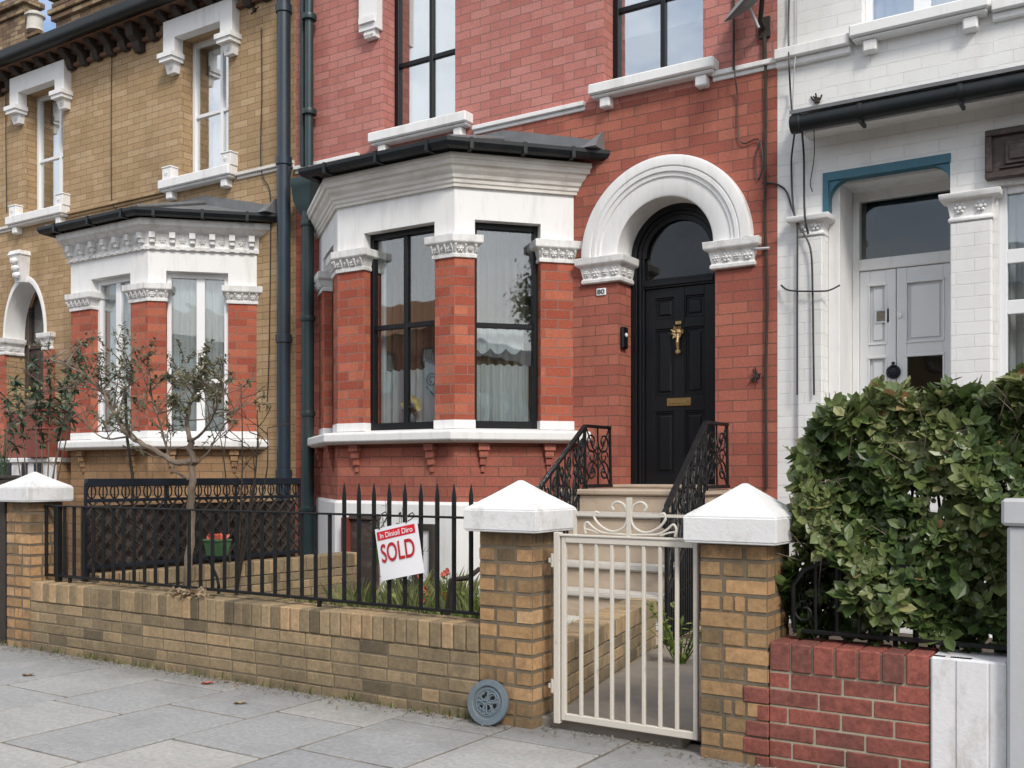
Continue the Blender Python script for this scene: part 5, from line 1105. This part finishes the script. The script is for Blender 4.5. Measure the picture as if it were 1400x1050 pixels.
def hedge():
    rnd = random.Random(5); x0,x1,y0,y1 = PX(1096,4.58),.75,4.575,5.3; zb=.56
    root = thing('hedge', ((x0+x1)/2,(y0+y1)/2,0), 'dense glossy green hedge above the red brick wall at the right', 'hedge'); g = MB()
    def top(x): return 1.42+.22*min(1,max(0,(x-x0)/.30))**.55+.035*sin(x*9)+.02*sin(x*23+1)
    def lump(x,z): return .075*sin(x*6.3+z*2)*sin(z*7.1+1.1*x)+.04*sin(x*15+z*11)
    def whorl(c, dirv, n, L, t0):
        dirv.normalize(); a = dirv.cross(Vector((.3,.2,.9))).normalized(); b = dirv.cross(a)
        for k in range(n):
            t = 2*pi*k*.382+rnd.uniform(-.3,.3); sp = rnd.uniform(.45,1.25); dd = dirv*rnd.uniform(.25,.9)+(a*cos(t)+b*sin(t))*sp
            l = L*rnd.uniform(.65,1.2); tn = min(1,max(0,t0+rnd.gauss(0,.13)))
            if rnd.random()<.02: tn = rnd.uniform(.9,1)
            g.leaf(c-dirv*rnd.uniform(0,.05), dd, dirv+Vector((0,0,.3)), l, l*rnd.uniform(.48,.66), tn, rnd.uniform(-.05,.3))
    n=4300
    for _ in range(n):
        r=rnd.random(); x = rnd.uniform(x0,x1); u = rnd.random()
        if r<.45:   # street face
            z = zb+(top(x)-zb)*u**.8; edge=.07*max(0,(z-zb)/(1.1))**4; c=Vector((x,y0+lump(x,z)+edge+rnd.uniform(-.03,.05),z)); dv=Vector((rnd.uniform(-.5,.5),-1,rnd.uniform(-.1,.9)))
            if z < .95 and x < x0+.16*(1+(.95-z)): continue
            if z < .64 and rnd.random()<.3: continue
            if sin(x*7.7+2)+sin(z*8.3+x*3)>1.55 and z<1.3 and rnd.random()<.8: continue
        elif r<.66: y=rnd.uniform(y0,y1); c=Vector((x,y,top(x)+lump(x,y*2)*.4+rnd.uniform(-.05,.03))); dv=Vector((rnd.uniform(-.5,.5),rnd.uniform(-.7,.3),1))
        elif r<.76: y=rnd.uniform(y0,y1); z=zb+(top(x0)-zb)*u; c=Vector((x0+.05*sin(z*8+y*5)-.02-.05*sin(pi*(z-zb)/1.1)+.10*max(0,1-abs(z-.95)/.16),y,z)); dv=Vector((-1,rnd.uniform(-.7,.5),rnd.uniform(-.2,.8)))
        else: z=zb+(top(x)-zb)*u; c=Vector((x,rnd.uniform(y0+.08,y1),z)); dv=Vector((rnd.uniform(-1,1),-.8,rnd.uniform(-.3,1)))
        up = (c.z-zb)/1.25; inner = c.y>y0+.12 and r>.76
        whorl(c,dv,rnd.randint(6,9),rnd.choice((.045,.055,.062,.07,.088))*rnd.uniform(.9,1.1),.18 if inner else .34+.22*up+.16*sin(c.x*9+c.z*7)+rnd.gauss(0,.1))  # shade put into leaf colour: inner leaves darker, outer ones lighter towards the top
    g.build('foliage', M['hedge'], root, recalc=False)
    g = MB()
    for k in range(130):
        x=rnd.uniform(x0,x1); z=rnd.uniform(.75,top(x)-.02); s=Vector((x,y0+.12,z)); g.tube([s,s+Vector((rnd.uniform(-.05,.05),-.10,rnd.uniform(.02,.08))),s+Vector((rnd.uniform(-.09,.09),-.16-rnd.random()*.05,rnd.uniform(.06,.16)))],[.004,.003,.0015],5)
    g.build('twig', M['bark'], root); g = MB()
    for k in range(22):
        x=x0+.12+(x1-x0-.2)*k/21+rnd.uniform(-.04,.04); y=rnd.uniform(y0+.2,y1-.15); p=Vector((x,y,-.02)); q2=p+Vector((rnd.uniform(-.1,.1),rnd.uniform(-.08,.08),.7)); t=Vector((x+rnd.uniform(-.2,.2),y+rnd.uniform(-.15,.1),1.4)); g.tube([p,q2,t],[.016,.012,.005],6)
        for j in range(6):
            s=q2.lerp(t,rnd.uniform(-.3,.8)); g.tube([s,s+Vector((rnd.uniform(-.2,.2),rnd.uniform(-.3,.1),rnd.uniform(.05,.3)))],[.007,.003],5)
    g.build('stem', M['darkbark'], root)
    # wire railing below it
    ry=FY+.13; rx0=PX(1085,ry); r2=thing('iron_railing',((rx0+RW2)/2,ry,.55),'low black iron railing on the red brick wall, half hidden by the hedge','railing')
    g=MB(); g.box(rx0,RW2,ry-.015,ry+.015,.588,.606); g.build('bottom_rail', M['iron'], r2, bevel=.002)
    g=MB(); g.box(rx0+.12,rx0+.5,ry-.012,ry+.012,.90,.914); g.tube([Vector((rx0,ry,.605)),Vector((rx0,ry,.80)),Vector((rx0+.05,ry,.87)),Vector((rx0+.13,ry,.907))],.011,8); g.build('top_rail', M['iron'], r2, smooth=True)
    f=None
    for k in range(4):
        x=rx0+.10+k*.095
        if f is None: g=MB(); g.tube([(x,ry,.605),(x,ry,.902)],.009,8); f=(g.build('baluster', M['iron'], r2, smooth=True),x)
        else: copy_part(f[0],r2,(x-f[1],0,0))
    g=MB(); g.tube(spiral(Vector((rx0+.05,ry,.68)),UX,UZ,.05,.02,pi/2,pi*2.6,20),.006,6); g.build('scroll', M['iron'], r2, smooth=True)
hedge()
def limb(g, pts, r0, r1, leaves, rnd, tw=9, L=.3, lf=(.03,.05), tone=.5, den=1.0, upb=.15):
    P=[Vector(p) for p in pts]; n=len(P); out=[]
    for i in range(n-1):
        p0,p1,p2,p3 = P[max(i-1,0)],P[i],P[i+1],P[min(i+2,n-1)]
        for k in range(5):
            t=k/5; v=.5*((2*p1)+(-p0+p2)*t+(2*p0-5*p1+4*p2-p3)*t*t+(-p0+3*p1-3*p2+p3)*t**3); out.append(v+Vector((rnd.uniform(-1,1),rnd.uniform(-1,1),rnd.uniform(-1,1)))*r1*.9)
    out.append(P[-1]); m=len(out); g.tube(out,[r0+(r1-r0)*i/(m-1) for i in range(m)],8)
    for _ in range(tw):
        i=rnd.randint(int(m*.35),m-1); s=out[i]; d=Vector((rnd.uniform(-1,1),rnd.uniform(-1,1),rnd.uniform(-.2,1)+upb*.5)).normalized(); l=L*rnd.uniform(.5,1.2)
        e=s+d*l*.5+Vector((0,0,.02)); f=s+d*l+Vector((rnd.uniform(-.05,.05),0,rnd.uniform(.0,.1))); g.tube([s,e,f],[r1*.8+.002,.004,.002],5)
        for h in range(3):
            s2=e.lerp(f,rnd.random()); d2=(d+Vector((rnd.uniform(-1,1),rnd.uniform(-1,1),rnd.uniform(-.5,.9)))*.8).normalized(); f2=s2+d2*l*.5; g.tube([s2,f2],[.003,.0015],4)
            if leaves is not None:
                for b in range(int(rnd.randint(5,10)*den)):
                    w=s2.lerp(f2,rnd.uniform(.2,1.05)); leaves.leaf(w,Vector((rnd.uniform(-1,1),rnd.uniform(-1,1),rnd.uniform(-.5,.8))),Vector((rnd.uniform(-.4,.4),-.3,1)),rnd.uniform(*lf),rnd.uniform(.012,.02),min(1,max(0,rnd.gauss(tone,.22))))
    return out
def baretree():
    rnd=random.Random(12); Y=5.0
    q=lambda px,py,dy=0: P3(px,py,Y+dy)
    base=q(256,872); root=thing('small_tree', (base.x,base.y,0), 'sparse grey limbed small tree with olive leaves behind the railing', 'tree')
    g=MB(); lv=MB(); base.z=-.03
    limb(g,[base,q(258,780),q(262,690),q(263,640),q(260,600)],.034,.022,None,rnd,0)
    limb(g,[q(262,630),q(240,632,-.05),q(205,612,-.1),q(172,592,-.12),q(155,562,-.1),q(138,535,-.08),q(108,508,-.05),q(70,492,0)],.024,.008,lv,rnd,26,.30,tone=.5,den=1.3)
    limb(g,[q(160,572,-.1),q(172,535,0),q(182,515,.1),q(180,500,.12)],.010,.004,lv,rnd,16,.28,den=1.3)
    limb(g,[q(260,604),q(256,575,.05),q(262,545,.1),q(268,530,.08)],.019,.006,lv,rnd,26,.24,tone=.55,den=2.2)
    limb(g,[q(262,602),q(278,590,-.1),q(296,560,-.15),q(305,540,-.1)],.012,.004,lv,rnd,16,.22,tone=.6,den=1.6)
    limb(g,[q(262,640),q(285,618,.1),q(300,590,.2),q(325,560,.25)],.009,.003,None,rnd,7,.3)
    limb(g,[q(258,655),q(236,640,.1),q(225,600,.2),q(212,560,.2),q(205,535,.25)],.010,.004,lv,rnd,20,.28,tone=.45,den=1.5)
    limb(g,[q(140,536,-.08),q(120,530,.1),q(95,530,.15),q(60,540,.2)],.008,.003,lv,rnd,10,.25,den=.8)
    limb(g,[q(178,596,-.12),q(150,600,-.1),q(128,590,-.1),q(112,560,-.1)],.008,.003,lv,rnd,8,.22,den=.5)
    g.build('trunk', M['bark'], root, smooth=True); lv.build('crown', M['olive'], root, recalc=False)
    # a bare twiggy shrub right of it, nearer the downpipes
    Y=5.9; b=q(318,800); b.z=0; root=thing('bare_shrub', b, 'leafless twiggy shrub against the lattice right of the small tree','shrub'); g=MB()
    for t in ((352,560),(330,545),(366,585),(345,610),(300,590)): 
        e=q(*t,rnd.uniform(-.2,.2)); limb(g,[b,b.lerp(e,.4)+Vector((rnd.uniform(-.06,.06),0,0)),b.lerp(e,.75)+Vector((rnd.uniform(-.05,.05),.05,0)),e],.012,.003,None,rnd,5,.22)
    g.build('stem', M['darkbark'], root, smooth=True)
    Y=5.3; b=q(181,810); g=MB(); b.z=0; g.tube([b,q(181,650),q(174,600),q(171,530)],.012,8); tag(g.build('garden_stake', M['darkbark'], smooth=True),'thin dark upright stake between the small tree and the yellow bay','stake')
baretree()
def leftplant():
    rnd=random.Random(31); Y=6.6; root=thing('broadleaf_shrub', P3(40,690,Y)*1, 'dark green broad leaved shrub at the far left above the white capped pier','shrub'); q=lambda px,py,dy=0: P3(px,py,Y+dy)
    g=MB(); lv=MB(); b=q(62,700); b.z=0
    for e in ((20,520),(45,495),(70,488),(95,500),(8,545),(85,530),(55,540),(110,485)):
        t=q(e[0],e[1],rnd.uniform(-.4,.3)); o=limb(g,[b,b.lerp(t,.4)+Vector((rnd.uniform(-.1,.1),0,.05)),b.lerp(t,.75),t],  .011,.003,None,rnd,2,.2)
        for s in o[-6:]:
            for k in range(16): lv.leaf(s,Vector((rnd.uniform(-1,1),rnd.uniform(-1,1),rnd.uniform(-.5,.7))),Vector((0,-.3,1)),rnd.uniform(.08,.17),rnd.uniform(.025,.045),min(1,max(0,rnd.gauss(.45,.25))))
    g.build('stem', M['bark'], root, smooth=True); lv.build('foliage', M['dark_leaf'], root, recalc=False)
leftplant()
def spray(name, px, py, Y, label, n, h, seed, mat='dark_leaf', z0=0, wid=.18, cat='plant', flower=None):
    rnd=random.Random(seed); b=Vector((PX(px,Y),Y,z0)); root=thing(name,b,label,cat); g=MB(); fl=MB()
    for k in range(n):
        t=b+Vector((rnd.uniform(-wid,wid),rnd.uniform(-wid,wid)*.5,h*rnd.uniform(.5,1))); g.tube([b,b.lerp(t,.5)+Vector((0,0,.04)),t],[.006,.004,.002],5)
        for j in range(7): s=b.lerp(t,rnd.uniform(.35,1.02)); g.leaf(s,Vector((rnd.uniform(-1,1),rnd.uniform(-1,1),rnd.uniform(-.2,.8))),Vector((0,-.2,1)),rnd.uniform(.04,.08),rnd.uniform(.02,.035),min(1,max(0,rnd.gauss(.55,.25))))
        if flower:
            fl=MB()
            for j in range(6): a=j*pi/3; fl.leaf(t,Vector((cos(a),-.4,sin(a))),Vector((0,-1,0)),.028,.02,.5)
            fl.build('flower',M[flower],root,recalc=False)
    g.build('foliage',M[mat],root,recalc=False)
spray('garden_plant',540,800,7.2,'thin stemmed leafy plant rising above the rail behind the SOLD sign',14,1.12,3,wid=.32)
spray('garden_plant',606,800,6.6,'flowering plant with coral petals right of the SOLD sign behind the bars',12,.55,4,wid=.22,flower='redplastic',mat='grass')
spray('garden_plant',640,800,6.2,'yellow green leafy clump beside the middle pier behind the bars',12,.5,5,wid=.22,mat='grass')
spray('garden_plant',425,830,4.85,'small yellow green seedling by the bottom rail left of the sign',6,.62,6,wid=.08,mat='grass')
spray('garden_plant',930,870,6.3,'green weeds growing beside the path behind the gate bars',18,.45,7,wid=.25,mat='grass')
spray('garden_plant',575,840,5.2,'low grassy clump under the SOLD sign behind the rail',10,.5,9,wid=.25,mat='grass')
g=MB(); Yk=5.1; g.tube([(PX(606,Yk),Yk,.25),P3(618,793,Yk),P3(640,790,Yk),(PX(650,Yk),Yk+.05,PZ(652,778,Yk))],[.02,.022,.018,.014],8); tag(g.build('fallen_branch', M['darkbark'], smooth=True),'dark crooked branch lying behind the bars beside the middle pier','branch')
g=MB(); g.bar(P3(504,826,FY+.2),P3(519,735,FY+.2),.012,.02); tag(g.build('garden_cane', M['grass'], recalc=True),'pale green cane leaning just left of the SOLD sign','cane')
# pot on a bent stake
Yp=4.78; c=P3(297,762,Yp); root=thing('flower_pot', (c.x,c.y,0), 'green tapered pot with coral red flowers on a bent black stake', 'flower pot')
g=MB(); zb,zt=PZ(297,760,Yp),PZ(297,740,Yp); g.loft([[(c.x+sx*w,c.y+sy*w,z) for sx,sy in ((-1,-1),(1,-1),(1,1),(-1,1))] for w,z in ((.05,zb),(.066,zt),(.072,zt),(.072,zt+.014),(.06,zt+.014))]); g.build('pot', M['greenplastic'], root, bevel=.004)
g=MB(); rnd=random.Random(2)
for k in range(46): a=rnd.uniform(0,2*pi); r=rnd.uniform(0,.07); g.leaf(Vector((c.x+r*cos(a),c.y+r*sin(a),zt+.015)),Vector((cos(a)*.7,sin(a)*.7,1)),Vector((0,-1,.4)),rnd.uniform(.025,.05),.03,.5)
g.build('flowers', M['redplastic'], root, recalc=False)
g=MB(); g.tube([P3(299,800,Yp),P3(297,790,Yp),P3(288,770,Yp),P3(285,750,Yp),(c.x-.06,c.y,zt-.01)],.010,8); p=P3(299,800,Yp); g.tube([p,(p.x,p.y,-.02)],.010,8); g.build('stake', M['iron'], root, smooth=True)
# dry leaves caught on the wall
g=MB(); rnd=random.Random(6); 
for k in range(130):
    px=rnd.gauss(262,14); y=FY+rnd.uniform(.0,.10); x=PX(px,y); r=.05*max(0,1-abs(px-262)/40); g.leaf(Vector((x,y,.492+rnd.random()*r)),Vector((rnd.uniform(-1,1),rnd.uniform(-1,1),rnd.uniform(-.1,.7))),Vector((rnd.uniform(-.5,.5),-.4,1)),rnd.uniform(.03,.065),rnd.uniform(.018,.035),rnd.random())
tag(g.build('dry_leaf_clump', M['dry'], recalc=False),'clump of dry pale leaves caught under the rail on the wall top','leaves')
for k,(px,py,lab) in enumerate(((274,934,'orange fallen leaf on the paving near the wall'),(30,923,'pale orange fallen leaf on the paving at the far left'),(318,961,'pale scrap lying on the paving before the wall'))):
    z=.004; v=(648-py)/1400; t=H/-v; a,b=ray(px); g=MB(); p=Vector((a*t,b*t,z)); g.leaf(p,Vector((1,.3,.05)),UZ,.10,.06,.2+.4*k,-.1); g.leaf(p+Vector((.03,.01,0)),Vector((.6,-.8,.1)),UZ,.05,.03,.3,-.2); tag(g.build('fallen_leaf', M['redplastic'] if k==0 else M['dry'], recalc=False),lab,'leaf')
# yellow house forecourt
Yq=7.75; x0,x1=-15.4,PX(72,Yq); root=thing('porch_steps', ((x0+x1)/2,Yq+.5,0), 'porch landing with a white edge and black and white tiles at the far left','steps'); zt=PZ(40,626,Yq)
g=MB(); g.box(x0,x1,Yq+.06,F,-.05,zt-.06); g.build('landing_base', M['brownbrick'], root); g=MB(); g.box(x0,x1-.01,Yq+.03,Yq+.0595,zt-.45,zt-.06); g.build('riser', M['oldpaint'], root); g=MB(); g.box(x0,x1+.02,Yq,F,zt-.0595,zt); g.build('landing', M['white'], root, bevel=.008)
first=None
for k,(a,b) in enumerate(((0,16),(30,38),(47,57))):
    g=MB(); u,w=PX(a,Yq+.03),PX(b,Yq+.03); g.box(u,w,Yq+.02,Yq+.029,zt-.33,zt-.07); g.build('black_tile', M['black'], root, bevel=.002)
Yb=7.95; r1=thing('planter_box', (PX(40,Yb),Yb,zt), 'tall red painted box planter on the far left porch landing','planter'); g=MB(); g.box(PX(8,Yb),PX(60,Yb),Yb,Yb+.4,zt,zt+.62); g.build('box', M['redpaint'], r1, bevel=.01); g=MB(); g.box(PX(8,Yb)-.02,PX(60,Yb)+.02,Yb-.02,Yb+.42,zt+.62,zt+.65); g.build('rim', M['redpaint'], r1, bevel=.008)
g=MB(); g.box(PX(46,Yb-.15),PX(71,Yb-.15),Yb-.25,Yb-.02,zt,zt+.36); g.box(PX(46,Yb-.15)-.01,PX(71,Yb-.15)+.01,Yb-.26,Yb-.01,zt+.36,zt+.385); tag(g.build('red_box', M['redpaint'], bevel=.008),'small red box standing in front of the tall red planter','box')
g=MB(); c=Vector((PX(43,Yb),Yb+.15,zt+.66)); g.lathe(c,[(.001,0),(.12,0),(.2,.05),(.23,.11),(.21,.11),(.15,.06),(.001,.03)],24); tag(g.build('bowl', M['stone'], smooth=True),'cream stone bowl resting on top of the red planter','bowl')
spray('potted_plant',46,560,Yb+.15,'orange and cream flowering plant in the bowl on the red planter',10,.32,14,z0=zt+.70,wid=.18,flower='yellowflower')
spray('potted_plant',6,600,7.3,'spiky dark plant at the far left edge in front of the red planter',16,.75,15,z0=zt-.3,wid=.25)
# ------------------------------------------------------------------ the far side of the street (seen only in the window glass)
def terrace(x, lab, mat, e=6.8):
    root=thing('terraced_house',(x,-15,0),lab,'house','houses across the street'); g=MB(); g.box(x,x+5.9,-23,-15,-.1,e); g.build('wall',M[mat],root)
    g=MB(); g.poly([(x,-14.8,e),(x+5.9,-14.8,e),(x+5.9,-19,e+2),(x,-19,e+2)]); g.poly([(x,-23.2,e),(x+5.9,-23.2,e),(x+5.9,-19,e+2),(x,-19,e+2)]); g.build('roof',M['terracotta'] if x<-19 else M['slate'],root,recalc=False)
    for a,c in ((.8,1.2),(3.6,1.2),(.8,4.4),(3.6,4.4)):
        window(root,(x+5.9-a,-15),(-1,0),0,1.3,c,c+1.7,-.06,.08,[.5],[.5],'black','glass')
for k in range(16): terrace(-34+5.92*k,'plain terraced house across the street, facing the red brick house' if k==4 else 'terraced house across the street', (['yellow','red','brownbrick'][k%3] if k<3 else 'brownbrick'), 6.8 if k<9 else 8.3)
def streettree():
    rnd=random.Random(77); tx,ty=7.4,3.25; root=thing('street_tree',(tx,ty,0),'leafy street tree outside the picture, mirrored in the bay glass','tree'); g=MB(); lv=MB()
    limb(g,[(tx,ty,-.05),(tx+.02,ty,1.2),(tx-.05,ty+.05,3.4),(tx,ty,5.6)],.10,.04,None,rnd,0)
    for k in range(26):
        a=k*2.4; e=Vector((tx+.95*cos(a)*rnd.uniform(.3,1),ty+.75*sin(a)*rnd.uniform(.3,1),rnd.uniform(4.5,6.7))); s=Vector((tx,ty,rnd.uniform(3.6,5.0))); g.tube([s,s.lerp(e,.5)+Vector((0,0,.15)),e],[.03,.016,.006],6)
        for j in range(170):
            p=e+Vector((rnd.gauss(0,.22),rnd.gauss(0,.2),rnd.gauss(0,.2))); lv.leaf(p,Vector((rnd.uniform(-1,1),rnd.uniform(-1,1),rnd.uniform(-1,.6))),UZ,rnd.uniform(.08,.13),.06,rnd.random()*.8)
    g.build('trunk',M['bark'],root,smooth=True); lv.build('crown',M['dark_leaf'],root,recalc=False)
streettree()
# ------------------------------------------------------------------ light
SUN_EL, SUN_AZ = radians(42), radians(128)   # azimuth measured clockwise from +Y (the wall side)
w = bpy.data.worlds.new('World'); SC.world = w; w.use_nodes = True; nt = w.node_tree; bgn = nt.nodes['Background']
sky = nt.nodes.new('ShaderNodeTexSky'); sky.sky_type='NISHITA'; sky.sun_disc=False; sky.sun_elevation=SUN_EL; sky.sun_rotation=SUN_AZ; sky.altitude=20; sky.air_density=1.0; sky.dust_density=2.0; sky.ozone_density=1.0
tc = nt.nodes.new('ShaderNodeTexCoord'); sep = nd(nt,'ShaderNodeSeparateXYZ',{0:tc.outputs['Generated']})
cn = nd(nt,'ShaderNodeTexNoise',{'Vector':vscale(nt,tc.outputs['Generated'],(1,1,2.2)),'Scale':2.3,'Detail':8.0,'Roughness':.6}).outputs['Fac']
cm = ramp(nt, cn, [(.33,0),(.58,1)])
cl = mixc(nt, math2(nt,'MULTIPLY',cm,.85), sky.outputs[0], (7.2,7.4,7.7))
nt.links.new(cl, bgn.inputs[0]); bgn.inputs[1].default_value = .11
sl = bpy.data.lights.new('sun','SUN'); so = bpy.data.objects.new('sun',sl); COL.objects.link(so); sl.energy=1.5; sl.angle=radians(12); sl.color=(1,.95,.88)
so.rotation_euler = Vector((-sin(SUN_AZ)*cos(SUN_EL), -cos(SUN_AZ)*cos(SUN_EL), -sin(SUN_EL))).to_track_quat('-Z','Y').to_euler()
so.location=(8,-8,12)
SC.view_settings.view_transform='Standard'; SC.view_settings.look='None'; SC.view_settings.exposure=0.78; SC.view_settings.gamma=1
SC.cycles.max_bounces=6; SC.cycles.transparent_max_bounces=10
